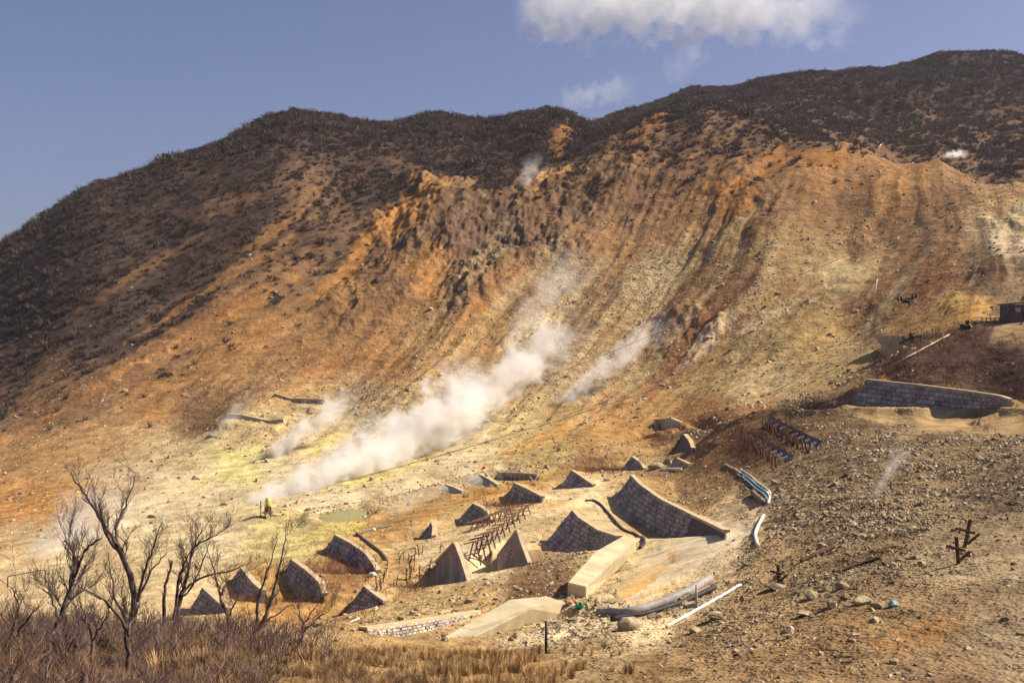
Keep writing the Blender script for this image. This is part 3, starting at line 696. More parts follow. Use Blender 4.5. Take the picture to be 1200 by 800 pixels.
# ------------------------------------------------------------------ building helpers
class MB:
    """collects faces, then links them as ONE mesh object"""
    def __init__(self):
        self.v = []; self.f = []

    def add(self, vs, fs):
        o = len(self.v)
        self.v += [tuple(p) for p in vs]; self.f += [tuple(i + o for i in f) for f in fs]

    def hexa(self, b, t):
        """b, t: four bottom and four top corners, same order round"""
        self.add(list(b) + list(t), [(3, 2, 1, 0), (4, 5, 6, 7), (0, 1, 5, 4), (1, 2, 6, 5), (2, 3, 7, 6), (3, 0, 4, 7)])

    def box(self, c, size, rot=None):
        sx, sy, sz = (k / 2 for k in size)
        R = rot or Matrix.Identity(3); c = Vector(c)
        q = [c + R @ Vector((x * sx, y * sy, z * sz)) for z in (-1, 1) for x, y in ((-1, -1), (1, -1), (1, 1), (-1, 1))]
        self.hexa(q[:4], q[4:])

    def tube(self, pts, rad, n=6, cap=True):
        pts = [Vector(p) for p in pts]
        if not hasattr(rad, '__len__'):
            rad = [rad] * len(pts)
        vs, fs = [], []
        up = Vector((.13, .31, .94)).normalized(); prev = None
        for i, p in enumerate(pts):
            d = (pts[min(i + 1, len(pts) - 1)] - pts[max(i - 1, 0)])
            d = d.normalized() if d.length > 1e-9 else Vector((0, 0, 1))
            a = prev if prev is not None else (up if abs(d.dot(up)) < .95 else Vector((1, 0, 0)))
            a = (a - d * a.dot(d)).normalized(); prev = a
            b = d.cross(a)
            for k in range(n):
                an = 2 * math.pi * k / n
                vs.append(p + (a * math.cos(an) + b * math.sin(an)) * rad[i])
        for i in range(len(pts) - 1):
            for k in range(n):
                fs.append((i * n + k, i * n + (k + 1) % n, (i + 1) * n + (k + 1) % n, (i + 1) * n + k))
        if cap:
            fs.append(tuple(range(n - 1, -1, -1))); fs.append(tuple(range((len(pts) - 1) * n, len(pts) * n)))
        self.add(vs, fs)

    def mesh(self, name, mat, smooth_shade=False):
        me = bpy.data.meshes.new(name)
        me.from_pydata(self.v, [], self.f); me.materials.append(mat)
        if smooth_shade:
            me.polygons.foreach_set('use_smooth', [True] * len(me.polygons))
        me.update()
        return me

    def build(self, name, mat, parent=None, smooth_shade=False):
        return link(name, self.mesh(name, mat, smooth_shade), parent)


def link(name, data, parent=None):
    o = bpy.data.objects.new(name, data); COL.objects.link(o)
    if parent is not None:
        o.parent = parent
        o.matrix_parent_inverse = parent.matrix_basis.inverted()
    return o


def tag(o, label=None, cat=None, group=None, kind=None):
    for k, v in (('label', label), ('category', cat), ('group', group), ('kind', kind)):
        if v:
            o[k] = v
    return o


def thing(name, loc, label, cat, group=None):
    return tag(_empty(name, loc), label, cat, group, 'thing')


def _empty(name, loc):
    o = bpy.data.objects.new(name, None); COL.objects.link(o)
    o.location = loc; o.empty_display_size = .2
    return o


M_BLOCK = None


def make_block_mat(name, dark, light, scale):
    m, nt, b = new_mat(name)
    geo = nd(nt, 'ShaderNodeNewGeometry')
    v = nd(nt, 'ShaderNodeTexVoronoi', i_Scale=scale); nt.links.new(geo.outputs['Position'], v.inputs['Vector'])
    sep = nd(nt, 'ShaderNodeSeparateColor'); nt.links.new(v.outputs['Color'], sep.inputs[0])
    nz = nd(nt, 'ShaderNodeTexNoise', i_Scale=.45, i_Detail=5.0, i_Roughness=.65); nt.links.new(geo.outputs['Position'], nz.inputs['Vector'])
    sh = nd(nt, 'ShaderNodeAttribute', attribute_name='shade')
    c = mixc(nt, sh.outputs['Fac'] if name == 'block_stone' else sep.outputs[0], dark, light)
    c = mixc(nt, 1.0, c, mixc(nt, ramp(nt, nz.outputs[0], .3, .7), (.7, .68, .68), (1.35, 1.28, 1.18)), 'MULTIPLY')
    n2 = nd(nt, 'ShaderNodeTexNoise', i_Scale=9.0, i_Detail=4.0); nt.links.new(geo.outputs['Position'], n2.inputs['Vector'])
    bp = nd(nt, 'ShaderNodeBump', i_Strength=.5, i_Distance=.04); nt.links.new(n2.outputs[0], bp.inputs['Height'])
    nt.links.new(bp.outputs[0], b.inputs['Normal']); nt.links.new(c, b.inputs['Base Color'])
    return m


M_BLOCK = make_block_mat('block_stone', (.23, .205, .19), (.45, .395, .35), 2.6)
M_MORTAR = make_block_mat('dark_mortar', (.27, .225, .21), (.35, .295, .265), 1.2)
M_JOINT = mat_simple('dark_joint_mortar', (.12, .105, .095), .3, 3.0, .3, .03)
M_GREYW = mat_simple('weathered_grey_concrete', (.40, .36, .27), .22, .8, .4, .05)
M_COPE = mat_simple('tan_concrete', (.50, .385, .23), .16, 1.2, .3, .03)
M_BAFFLE = mat_simple('pale_ochre_concrete', (.47, .39, .24), .16, .55, .15, .02)
M_RUST = mat_simple('rusty_steel', (.13, .068, .045), .35, 5, .3, .02)
M_DARKSTEEL = mat_simple('dark_steel', (.04, .036, .04), .3, 5, .2, .02, .6)
M_WHITE = mat_simple('white_paint', (.72, .68, .60), .12, 5, .1, .01, .6)
M_GREYPIPE = mat_simple('grey_plastic', (.30, .27, .25), .15, 3, .1, .02, .6)
M_BLACKPIPE = mat_simple('black_hose', (.05, .042, .042), .25, 3, .1, .02, .6)
M_BLUE = mat_simple('blue_pipe', (.22, .42, .52), .25, 4, .1, .02, .5)
M_TEAL = mat_simple('teal_plastic', (.16, .34, .36), .25, 4, .1, .02, .5)
M_GREEN = mat_simple('green_plastic', (.02, .22, .08), .25, 4, .1, .02, .5)
M_ORANGE = mat_simple('orange_plastic', (.60, .22, .09), .25, 4, .1, .02, .5)
M_PINK = mat_simple('pinkish_timber', (.50, .36, .32), .25, 3, .2, .02)
M_SHEET = mat_simple('dark_steel_sheet', (.055, .048, .055), .3, 1.5, .2, .02, .55)
M_TIMBER = mat_simple('grey_timber', (.20, .15, .11), .3, 3, .3, .02)
M_HUT = mat_simple('weathered_hut_boards', (.12, .105, .10), .35, 2, .3, .03)
M_ROCK = mat_simple('pale_rock', (.36, .28, .175), .35, 1.6, .6, .08, 1.0, None, .3)
M_ROCKD = mat_simple('brown_rock', (.30, .225, .145), .4, 1.8, .6, .08, 1.0, None, .45)
M_BARK = mat_simple('dead_bark', (.055, .038, .036), .45, 4, .5, .02, 1.0, (.16, .115, .10))
M_TWIG = mat_simple('dead_twigs', (.23, .165, .13), .35, 1.2, 0, .02, 1.0, None, .4)
M_GRASS = mat_simple('dry_grass', (.40, .26, .12), .3, 1.0, 0, .02, 1.0, None, .35)
M_SCRUB = mat_simple('leafless_scrub', (.10, .070, .063), .35, .05, 0, .02, 1.0, None, .4)
M_EVERG = mat_simple('dark_evergreen', (.07, .068, .048), .35, .3, 0, .02, 1.0, None, .35)
M_WATER, _nt, _b = new_mat('green_pond_water')
_b.inputs['Base Color'].default_value = (.24, .22, .06, 1); _b.inputs['Roughness'].default_value = .25
_b.inputs['Specular IOR Level'].default_value = .3


# ------------------------------------------------------------------ retaining walls
def build_wall(name, T, B, kind, fill, label):
    n = len(T)
    base = (B[0] + B[-1]) / 2
    root = thing(name, base, label, 'wall', {'block_retaining_wall': 'block retaining walls of the valley works'}.get(name))
    facem = {'block': M_BLOCK, 'plain': M_MORTAR, 'grey': M_GREYW}[kind]
    # outward direction
    def frame(i):
        a = T[max(i - 1, 0)]; b = T[min(i + 1, n - 1)]
        d = (b - a); d.z = 0; d = d.normalized()
        o = Vector((d.y, -d.x, 0))
        mid = B[i] - T[i]
        if name in ('concrete_wall', 'stone_revetment'):
            return d, (o if o.y < 0 else -o)
        if abs(mid.x * o.x + mid.y * o.y) > 1e-6 and mid.x * o.x + mid.y * o.y < 0:
            o = -o
        return d, o
    m = MB()
    rows = []
    thick = 3.0 if name == 'concrete_wall' else .3
    for i in range(n):
        d, o = frame(i)
        rows.append([B[i] - Vector((0, 0, 1.6)) , B[i], T[i], T[i] - o * thick, B[i] - o * (thick + .3) - Vector((0, 0, .9))])
    for i in range(n - 1):
        a, b = rows[i], rows[i + 1]
        for k in range(4):
            m.add([a[k], b[k], b[k + 1], a[k + 1]], [(0, 1, 2, 3)])
    m.add(rows[0], [(0, 1, 2, 3, 4)]); m.add(rows[-1], [(4, 3, 2, 1, 0)])
    m.build('wall_body', facem if kind != 'block' else M_JOINT, root)
    if kind == 'block':
        Lw = sum((T[i + 1] - T[i]).length + (B[i + 1] - B[i]).length for i in range(n - 1)) / 2
        H = max((t - b).length for t, b in zip(T, B))
        s = max(.34, B[0].y * .0040)
        nu = max(6, int(Lw / (s * 1.25))); nv = max(4, int(H / s))
        rnd = random.Random(hash(label) & 1023 if False else int(base.x * 91 + base.y * 57))

        def pt(u, v):
            f = u * (n - 1); i = min(int(f), n - 2); t = f - i
            return B[i].lerp(B[i + 1], t).lerp(T[i].lerp(T[i + 1], t), v)
        c = MB(); shade = []
        for j in range(nv):
            off = .5 * (j % 2); jit = [rnd.uniform(-.22, .22) for _ in range(nu + 3)]
            for i in range(-1, nu):
                u0 = max((i + off + jit[i + 1]) / nu, 0); u1 = min((i + 1 + off + jit[i + 2]) / nu, 1)
                if u1 - u0 < .2 / nu:
                    continue
                v0, v1 = j / nv, (j + 1) / nv
                q = [pt(u0, v0), pt(u1, v0), pt(u1, v1), pt(u0, v1)]
                cen = sum(q, Vector()) / 4
                if min((q[2] - q[1]).length, (q[3] - q[0]).length) < .06:
                    continue
                nn = (q[1] - q[0]).cross(q[3] - q[0])
                if nn.length < 1e-9:
                    continue
                nn.normalize()
                if nn.y > 0 and abs(nn.y) > .05:
                    nn = -nn
                pr = .04 + rnd.random() * .09
                ins = .88 + rnd.random() * .06
                shade += [rnd.random()] * 5
                fr = [cen + (p - cen) * (ins - .12) + nn * pr for p in q]
                bk = [cen + (p - cen) * ins + nn * .0 for p in q]
                c.add(bk + fr, [(4, 5, 6, 7), (0, 1, 5, 4), (1, 2, 6, 5), (2, 3, 7, 6), (3, 0, 4, 7)])
        o = c.build('block_courses', M_BLOCK, root); o['kind'] = 'stuff'
        o.data.attributes.new('shade', 'FLOAT', 'FACE').data.foreach_set('value', shade)
    # coping
    w = .34 if kind == 'block' else .2
    if B[0].y > 150:
        w = .45
    cp = MB(); rows = []
    for i in range(n):
        d, o = frame(i)
        z = Vector((0, 0, 1))
        rows.append([T[i] + o * .10 - z * .10, T[i] + o * .10 + z * .10, T[i] - o * w + z * .10, T[i] - o * w - z * .25])
    for i in range(n - 1):
        a, b = rows[i], rows[i + 1]
        for k in range(4):
            cp.add([a[k], b[k], b[(k + 1) % 4], a[(k + 1) % 4]], [(0, 1, 2, 3)])
    cp.add(rows[0], [(0, 1, 2, 3)]); cp.add(rows[-1], [(3, 2, 1, 0)])
    cp.build('coping', M_COPE if kind != 'plain' or base.y < 150 else M_GREYW, root)
    return root


for wdef in WGEO:
    build_wall(*wdef)


def pz(u, v, y):
    return at(u, v, y)


# ------------------------------------------------------------------ concrete baffles
def baffle(stations, label):
    """stations: (left top px, right top px, right bottom px, depth left, depth right)"""
    secs = []
    for (lt, rt, rb, yl, yr) in stations:
        L = at(*lt, yl); R = at(*rt, yr); Rb = at(*rb, yr - .05)
        Lb = L.copy(); Lb.z = Rb.z - .3
        Rb.z -= .3
        secs.append([Lb, L, R, Rb])
    root = thing('concrete_baffle', (secs[0][0] + secs[-1][3]) / 2, label, 'baffle')
    me = bmesh.new()
    vs = [[me.verts.new(p) for p in s] for s in secs]
    for a, b in zip(vs[:-1], vs[1:]):
        for k in range(4):
            me.faces.new((a[k], a[(k + 1) % 4], b[(k + 1) % 4], b[k]))
    me.faces.new(vs[0]); me.faces.new(vs[-1][::-1])
    bmesh.ops.recalc_face_normals(me, faces=me.faces)
    bmesh.ops.bevel(me, geom=list(me.edges), offset=.05, segments=2, affect='EDGES')
    d = bpy.data.meshes.new('body'); me.to_mesh(d); me.free(); d.materials.append(M_BAFFLE)
    link('body', d, root)
    # shuttering joints across the top
    for a, b in zip(secs[:-1], secs[1:]):
        j = MB()
        for t in (.5,) if len(secs) > 9 else (.33,):
            p, q = a[1].lerp(b[1], t), a[2].lerp(b[2], t)
            dr = (b[1] - a[1]).normalized() * .025; up = Vector((0, 0, .006))
            j.add([p - dr + up, q - dr + up, q + dr + up, p + dr + up], [(0, 1, 2, 3)])
        j.build('joint', M_GREYW, root)
    return root


yA = G(676, 701).y; yB = yA + 13
baffle([((665, 682), (687, 687), (686, 700), yA + .3, yA),
        ((698, 645), (720, 656), (713, 673), yA + 7.5, yA + 6.5),
        ((731, 627), (746, 631), (745, 641), yB + 1, yB)], 'bent concrete baffle, upright end block beside the green and orange litter')
yA = G(560, 745).y - 2.2; yB = yA + 11
baffle([((506, 754), (556, 745), (556, 750), yA, yA),
        ((597, 702), (623, 712), (610, 733), yA + 8, yA + 6.5),
        ((640, 698), (663, 705), (662, 714), yB, yB - 1)], 'long wedge concrete baffle tapering into the ground at the low block wall')

# ------------------------------------------------------------------ pipes, hoses, poles
def gpath(pts, lift=.1, n=14):
    """a line lying on the ground under these pixels"""
    w = [G(u, v) for u, v in pts]
    return [p + Vector((0, 0, lift)) for p in smooth_path(w, n)]


def smooth_path(w, n):
    w = [Vector(p) for p in w]; out = []
    m = len(w)
    for i in range(n):
        f = i / (n - 1) * (m - 1); k = min(int(f), m - 2); t = f - k
        p0, p1, p2, p3 = w[max(k - 1, 0)], w[k], w[k + 1], w[min(k + 2, m - 1)]
        out.append(.5 * ((2 * p1) + (p2 - p0) * t + (2 * p0 - 5 * p1 + 4 * p2 - p3) * t * t + (3 * p1 - p0 - 3 * p2 + p3) * t ** 3))
    return out


def pipe(name, pts, r, mat, label, cat='pipe', lift=None, n=16, depth=None, sides=8):
    w = gpath(pts, r * .8 if lift is None else lift, n)
    if depth:
        w = smooth_path([at(u, v, y) for (u, v), y in zip(pts, depth)], n)
    else:
        w = [Vector((p.x, p.y, max(p.z, gh(p.x, p.y) + r * .7))) for p in w]
    m = MB(); m.tube(w, r, sides)
    o = m.build(name, mat, None, True)
    return tag(o, label, cat)


pipe('drain_pipe', [(702, 721), (735, 721), (770, 711), (805, 697), (832, 681)], .2, M_GREYPIPE, 'thick grey drain pipe curving along the edge of the orange runoff')
pipe('drain_pipe', [(716, 728), (760, 720), (800, 707), (838, 690)], .12, M_BLACKPIPE, 'thinner dark pipe lying just below the thick grey drain pipe')
pipe('white_pipe', [(781, 735), (810, 719), (840, 702), (868, 686)], .06, M_WHITE, 'straight white pipe lying on the rubble beside the pale post')
pipe('black_hose', [(686, 587), (700, 589), (713, 602), (730, 621), (746, 628), (755, 636), (750, 643)], .12, M_BLACKPIPE, 'black hose looping between the two largest block walls', 'hose', n=40)
pipe('white_hose', [(895, 605), (888, 618), (885, 628), (888, 640)], .10, M_WHITE, 'curved white hose on the bare path below the blue pipes', 'hose')
bl = thing('pipe_bundle', G(884, 567), 'bundle of light blue pipes running down the ochre bank', 'pipes')
for k, (dx, dy) in enumerate(((0, 0), (2, -3), (-2, 3))):
    m = MB(); m.tube(gpath([(866 + dx, 554 + dy), (876 + dx, 560 + dy), (886 + dx, 569 + dy), (898 + dx, 578 + dy), (901 + dx, 584 + dy)], .10, 14), .065, 6)
    m.build('pipe', (M_BLUE, M_WHITE, M_BLUE)[k], bl, True)
m = MB(); m.tube(gpath([(899, 578), (902, 584), (900, 591)], .1, 8), .10, 6); m.build('end_hose', M_WHITE, bl, True)
pipe('timber_pole', [(850, 545), (868, 556)], .12, M_PINK, 'pale pole lying above the blue pipes', 'pole')
pipe('timber_board', [(882, 579), (894, 591)], .2, M_TIMBER, 'brown board lying beside the blue pipes', 'board')
pipe('white_rail', [(386, 738), (421, 724)], .05, M_WHITE, 'white rail lying below the dark wedge wall', 'rail', depth=[63, 68])
pipe('white_rail', [(400, 740), (426, 731)], .03, M_WHITE, 'second thinner white rail lying beside the dark wedge wall', 'rail', depth=[62, 65])
pipe('rusty_pipe', [(418, 626), (432, 637), (446, 648), (453, 657)], .16, M_TIMBER, 'brown pipe running down the ochre terrace from the elbow', 'pipe')
pipe('rusty_pipe', [(418, 626), (440, 620), (458, 616)], .12, M_TIMBER, 'brown pipe running along the upper edge of the ochre terrace', 'pipe')
pipe('hillside_rail', [(1043, 432), (1066, 420), (1090, 407), (1112, 395)], .10, M_COPE, 'pale rail up the left edge of the dark burnt hillside', 'rail', lift=.3)
pipe('fallen_beam', [(938, 659), (960, 650), (978, 641)], .09, M_RUST, 'rusty beam lying on the rubble slope, upper of two', 'beam')
pipe('fallen_beam', [(976, 672), (1004, 663), (1032, 654)], .07, M_RUST, 'long rusty beam lying on the rubble slope, lower of two', 'beam')
pipe('white_plank', [(773, 551), (798, 551)], .14, M_WHITE, 'white plank lying in front of the pale boulder', 'plank')
pipe('brown_plank', [(1035, 662), (1048, 656)], .07, M_RUST, 'short rusty plank beside the long rusty beam', 'plank')


def pole(name, u, v0, v1, r, mat, label, du=0, y=None, cat='pole'):
    b = G(u, v0) if y is None else at(u, v0, y)
    t = at(u + du, v1, b.y)
    m = MB(); m.tube([b - Vector((0, 0, .4)), b.lerp(t, .5), t], [r, r, r * .85], 8)
    return tag(m.build(name, mat, None, True), label, cat)


pole('marker_post', 640, 765, 727, .055, M_DARKSTEEL, 'thin black post in front of the wedge baffle')
pole('marker_post', 816, 714, 685, .05, M_GREYPIPE, 'pale grey post standing at the white pipe')
pole('white_pole', 1023, 352, 327, .16, M_WHITE, 'white leaning pole on the brown slope beside the drone', 5)
pole('white_pole', 1024, 180, 169, .2, M_WHITE, 'short white leaning pole on the crest of the slope', 9)
# litter
for (u, v, mat, lab, r) in ((680, 711, M_GREEN, 'green plastic lump at the end of the bent baffle', .22), (668, 708, M_ORANGE, 'orange plastic scrap between the two baffles', .2), (672, 712, M_WHITE, 'white plastic scrap beside the orange one between the baffles', .17), (675, 706, M_ORANGE, 'small orange scrap under the bent baffle', .14), (1047, 710, M_TEAL, 'turquoise plastic sheet scrap next to the boulder cluster', .15), (437, 675, M_WHITE, 'white sack at the end of the long curved wall', .3), (438, 621, M_WHITE, 'small white bag on the ochre terrace', .2)):
    g = G(u, v)
    bm = bmesh.new(); bmesh.ops.create_icosphere(bm, subdivisions=2, radius=r)
    for q in bm.verts:
        q.co *= 1 + .45 * mnoise.noise(q.co * 6 / r * .3 + Vector((u, v, 0)))
        q.co.z *= .75
    d = bpy.data.meshes.new('plastic_litter'); bm.to_mesh(d); bm.free(); d.materials.append(mat)
    o = link('plastic_litter', d); o.location = g + Vector((0, 0, r * .5)); tag(o, lab, 'litter')

# ------------------------------------------------------------------ steel sheet fences with stakes
def sheet_fence(top, bot, label, stake_zone, nst, rs):
    n = 8
    tu = resample([(a, b, 0) for a, b in top], n + 1); bu = resample([(a, b, 0) for a, b in bot], n + 1)
    ys = np.array([G(q.x, q.y).y for q in bu]); ys = np.polyval(np.polyfit(np.arange(n + 1), ys, 1), np.arange(n + 1))
    B = [at(q.x, q.y, y) for q, y in zip(bu, ys)]; T = [at(q.x, q.y, y + 1.1) for q, y in zip(tu, ys)]
    root = thing('sheet_pile_fence', B[n // 2], label, 'fence', 'sheet pile fences on the bank')
    for i in range(n):
        m = MB()
        d = (B[i + 1] - B[i]).normalized(); nn = Vector((0, -.8, .6))
        a0, a1, b0, b1 = B[i], B[i].lerp(B[i + 1], .9), T[i], T[i].lerp(T[i + 1], .9)
        dn = Vector((0, 0, -.5))
        m.hexa([a0 + dn, a1 + dn, a1 + dn + Vector((0, .12, 0)), a0 + dn + Vector((0, .12, 0))], [b0, b1, b1 + Vector((0, .12, 0)), b0 + Vector((0, .12, 0))])
        m.build('panel', M_SHEET, root)
        c = (a0 + a1 + b0 + b1) / 4 + Vector((0, -.10, .12))
        w = MB(); w.box(c, (.62, .08, .16), Matrix.Rotation(-.35, 3, 'Y')); w.build('bracket', M_WHITE, root)
    st = MB(); st.tube([(0, 0, -.2), (.03, 0, .5), (0, .03, 1)], [.07, .06, .04], 5)
    me = st.mesh('stake', M_RUST)
    for k in range(nst):
        u = rs.uniform(0, 1); w_ = rs.uniform(0, 1)
        (a, b, c, d) = stake_zone
        px = a[0] + (b[0] - a[0]) * u, a[1] + (b[1] - a[1]) * u
        qx = c[0] + (d[0] - c[0]) * u, c[1] + (d[1] - c[1]) * u
        g = G(px[0] + (qx[0] - px[0]) * w_, px[1] + (qx[1] - px[1]) * w_)
        o = link('stake', me, root); h = rs.uniform(.8, 1.5)
        o.parent = root; o.matrix_parent_inverse = Matrix.Identity(4)
        o.location = g - root.location; o.scale = (1.2, 1.2, h); o.rotation_euler = (rs.uniform(-.2, .2), rs.uniform(-.25, .25), rs.uniform(0, 6))
    return root


rs = random.Random(5)
sheet_fence([(878, 505), (904, 519), (932, 534)], [(870, 516), (890, 530), (912, 546)], 'lower dark sheet pile fence with white brackets on the reddish bank', ((862, 506), (900, 548), (872, 518), (912, 548)), 40, rs)
sheet_fence([(903, 487), (930, 501), (965, 517)], [(897, 499), (920, 513), (948, 530)], 'upper dark sheet pile fence with white brackets on the reddish bank', ((890, 500), (930, 526), (900, 506), (950, 532)), 40, rs)

# poles leaning against the pointed wall
for k in range(7):
    v = 648 + k * 4.6
    g = G(584 + k * .2, v + 10)
    a = at(583 + k * .3, v + 9, g.y - .3) if False else None
    y = WGEO[3][2][5].y - .5
    m = MB(); m.tube([at(585 - k * .3, v + 6, y), at(600 - k * 1.3, v - 4, y + .5)], .06, 6)
    tag(m.build('leaning_pole', M_PINK, None, True), 'pinkish timber pole stacked against the dark pointed wall', 'pole', 'poles against the pointed wall')

# rusty trestles in a row
def trestle_mesh(h):
    m = MB()
    for s in (-1, 1):
        m.tube([(-.45 * s, -.35, -.2), (-.1 * s, 0, h)], .05, 5)
        m.tube([(-.45 * s, .35, -.2), (-.1 * s, 0, h)], .05, 5)
    return m


for (n, a, b) in ((11, (556, 657), (617, 603)), (7, (556, 622), (596, 606))):
    for k in range(n):
        t = k / (n - 1)
        g = G(a[0] + (b[0] - a[0]) * t, a[1] + (b[1] - a[1]) * t)
        h = 1.45 - .5 * t if n == 11 else .9
        r = thing('steel_trestle', g, 'rusty steel trestle in the row climbing to the dark squarish wall' if n == 11 else 'low rusty trestle above the pale concrete slope', 'trestle', 'rusty trestles' if n == 11 else 'low trestles')
        for s in (-1, 1):
            for q in (-1, 1):
                m = MB(); m.tube([g + Vector((.5 * s, .4 * q, -.25)), g + Vector((.08 * s, 0, h))], .055, 5); m.build('leg', M_RUST, r)
        m = MB(); m.tube([g + Vector((-.75, -.9, h)), g + Vector((.75, .9, h + .05))], .06, 5); m.build('top_bar', M_RUST, r)
        m = MB(); m.tube([g + Vector((-.38, -.3, h * .4)), g + Vector((.38, .3, h * .4))], .04, 5); m.build('cross_bar', M_RUST, r)

# rusty stakes on the terrace
def stake_variant(seed):
    rr = random.Random(seed); m = MB()
    p = Vector((0, 0, -.25)); tip = Vector((rr.uniform(-.3, .3), rr.uniform(-.2, .2), 1.25))
    m.tube([p, p.lerp(tip, .5) + Vector((.05, 0, 0)), tip], [.07, .06, .045], 5)
    for k in range(3):
        q = p.lerp(tip, rr.uniform(.35, .85))
        m.tube([q, q + Vector((rr.uniform(-.6, .6), rr.uniform(-.4, .4), rr.uniform(-.3, .5)))], [.05, .03], 5)
    return m.mesh('stake', M_RUST)


svar = [stake_variant(k) for k in range(5)]
for k in range(34):
    u = rs.uniform(440, 532); v = 690 - (u - 440) * .42 + rs.uniform(-12, 22) - 10
    if v < 640 or v > 700:
        v = rs.uniform(650, 690)
    if u > 508 and v > 650:
        continue
    o = link('rusty_stake', rs.choice(svar)); o.location = G(u, v); o.rotation_euler = (0, 0, rs.uniform(0, 6)); s_ = rs.uniform(.5, .9); o.scale = (s_, s_, s_)
    tag(o, 'rusty forked stake stuck in the tan terrace beside the mauve triangular wall', 'stake', 'stakes on the terrace')
for (u, v, h, l, lab) in ((1133, 640, 1.0, .5, 'rusty crossed beams standing on the rubble slope, higher of the two'), (1122, 660, .9, -.2, 'rusty crossed beams standing on the rubble slope, lower of the two'), (912, 682, .7, -.1, 'thin rusty stump standing on the rubble slope')):
    g = G(u, v); r = thing('wrecked_barrier', g, lab, 'barrier')
    m = MB(); m.box(g + Vector((0, 0, h * .4)), (.10, .10, h * 1.3), Matrix.Rotation(l * .4, 3, 'Y')); m.build('post', M_RUST, r)
    m = MB(); m.box(g + Vector((-.1, -.1, h * .62)), (h * .75, .09, .09), Matrix.Rotation(.25, 3, 'Y')); m.build('cross_beam', M_RUST, r)
    m = MB(); m.box(g + Vector((.2, -.1, h * .3)), (h * .6, .08, .08), Matrix.Rotation(-.7, 3, 'Y')); m.build('brace', M_RUST, r)

# ------------------------------------------------------------------ drone, hut, winch, cables, fumarole head, fence, pond
def build_drone():
    c = at(1063, 350, 16.0); k = 16.0 / F          # metres per photo pixel at its distance: the craft spans about 0.35 m
    r = thing('drone', c, 'small black quadcopter drone hovering before the brown slope', 'drone')
    R = Matrix.Rotation(-.17, 3, 'Y')

    def w(x, y, z):
        return c + R @ Vector((x * k, y * k, z * k))
    bm = bmesh.new(); bmesh.ops.create_uvsphere(bm, u_segments=14, v_segments=8, radius=1)
    for q in bm.verts:
        q.co = w(q.co.x * 4.6 - 2.0, q.co.y * 8, q.co.z * 1.9 - 2.6)
    d = bpy.data.meshes.new('body'); bm.to_mesh(d); bm.free(); d.materials.append(M_DARKSTEEL); link('body', d, r)
    for i, (x, y) in enumerate(((-8.5, -6), (8.8, -6), (-8.5, 6), (8.8, 6))):
        m = MB(); m.tube([w(-2 if x < 0 else 1, y * .4, -1), w(x, y, .6)], [.75 * k, .55 * k], 6); m.build('arm', M_DARKSTEEL, r)
        m = MB(); m.tube([w(x, y, -.6), w(x, y, 3.6)], 1.15 * k, 8); mo = m.build('motor', M_DARKSTEEL, r)
        p = MB()
        for a in (0.5 + i, 0.5 + i + math.pi):
            ca, sa = math.cos(a), math.sin(a)
            q = [w(x + ca * 4.2 * t - sa * s, y + sa * 4.2 * t + ca * s, 3.8 + dz) for dz in (0, .18) for t, s in ((.05, -.3), (1, -.5), (1, .5), (.05, .3))]
            p.hexa(q[:4], q[4:])
        p.build('propeller', M_DARKSTEEL, r)
        m = MB(); m.tube([w(x, y, -.6), w(x, y, -3.6)], [.4 * k, .25 * k], 5); m.build('landing_leg', M_DARKSTEEL, r)
    m = MB(); m.tube([w(-1, -6.5, -4.2), w(-1, -8, -6.6)], 1.1 * k, 8); m.build('camera_gimbal', M_DARKSTEEL, r)
    m = MB(); m.tube([w(-8.5, 0, 0), w(8.8, 0, 0)], .7 * k, 6); m.build('spar', M_DARKSTEEL, r)


build_drone()

hy = 140.0
hb = at(1184, 381, hy); hx = hb.x; hz = hb.z
hut = thing('site_hut', Vector((hx, hy, hz)), 'dark weathered hut with flat lean-to roof on the terrace', 'hut')
W_, D_, H_ = 4.2, 3.0, 2.55
m = MB(); m.box((hx + W_ / 2, hy + D_ / 2, hz + H_ / 2 - .2), (W_, D_, H_ + .4)); body = m.build('wall', M_HUT, hut)
for k in range(12):
    m = MB(); m.box((hx + .17 + k * .35, hy - .02, hz + H_ / 2), (.31, .05, H_)); m.build('board', M_HUT, body)
m = MB(); m.hexa([Vector((hx - .25, hy - .4, hz + H_)), Vector((hx + W_ + .3, hy - .4, hz + H_ + .35)), Vector((hx + W_ + .3, hy + D_ + .3, hz + H_ + .35)), Vector((hx - .25, hy + D_ + .3, hz + H_))],
                 [Vector((hx - .25, hy - .4, hz + H_ + .14)), Vector((hx + W_ + .3, hy - .4, hz + H_ + .49)), Vector((hx + W_ + .3, hy + D_ + .3, hz + H_ + .49)), Vector((hx - .25, hy + D_ + .3, hz + H_ + .14))]); m.build('roof', M_DARKSTEEL, hut)
for (x, z, sx, sz, mt) in ((.9, 1.9, .62, .5, M_PINK), (1.7, 1.35, .55, .8, M_DARKSTEEL)):
    m = MB(); m.box((hx + x, hy - .07, hz + z), (sx, .06, sz)); f = m.build('window', mt, hut)
    m = MB(); m.box((hx + x, hy - .10, hz + z - sz / 2 - .03), (sx + .1, .1, .05)); m.build('sill', M_TIMBER, f)
m = MB(); m.box((hx + 2.6, hy - .08, hz + .95), (.8, .06, 1.9)); dr = m.build('door', M_DARKSTEEL, hut)
m = MB(); m.box((hx + 2.3, hy - .13, hz + .95), (.05, .06, .14)); m.build('handle', M_GREYPIPE, dr)

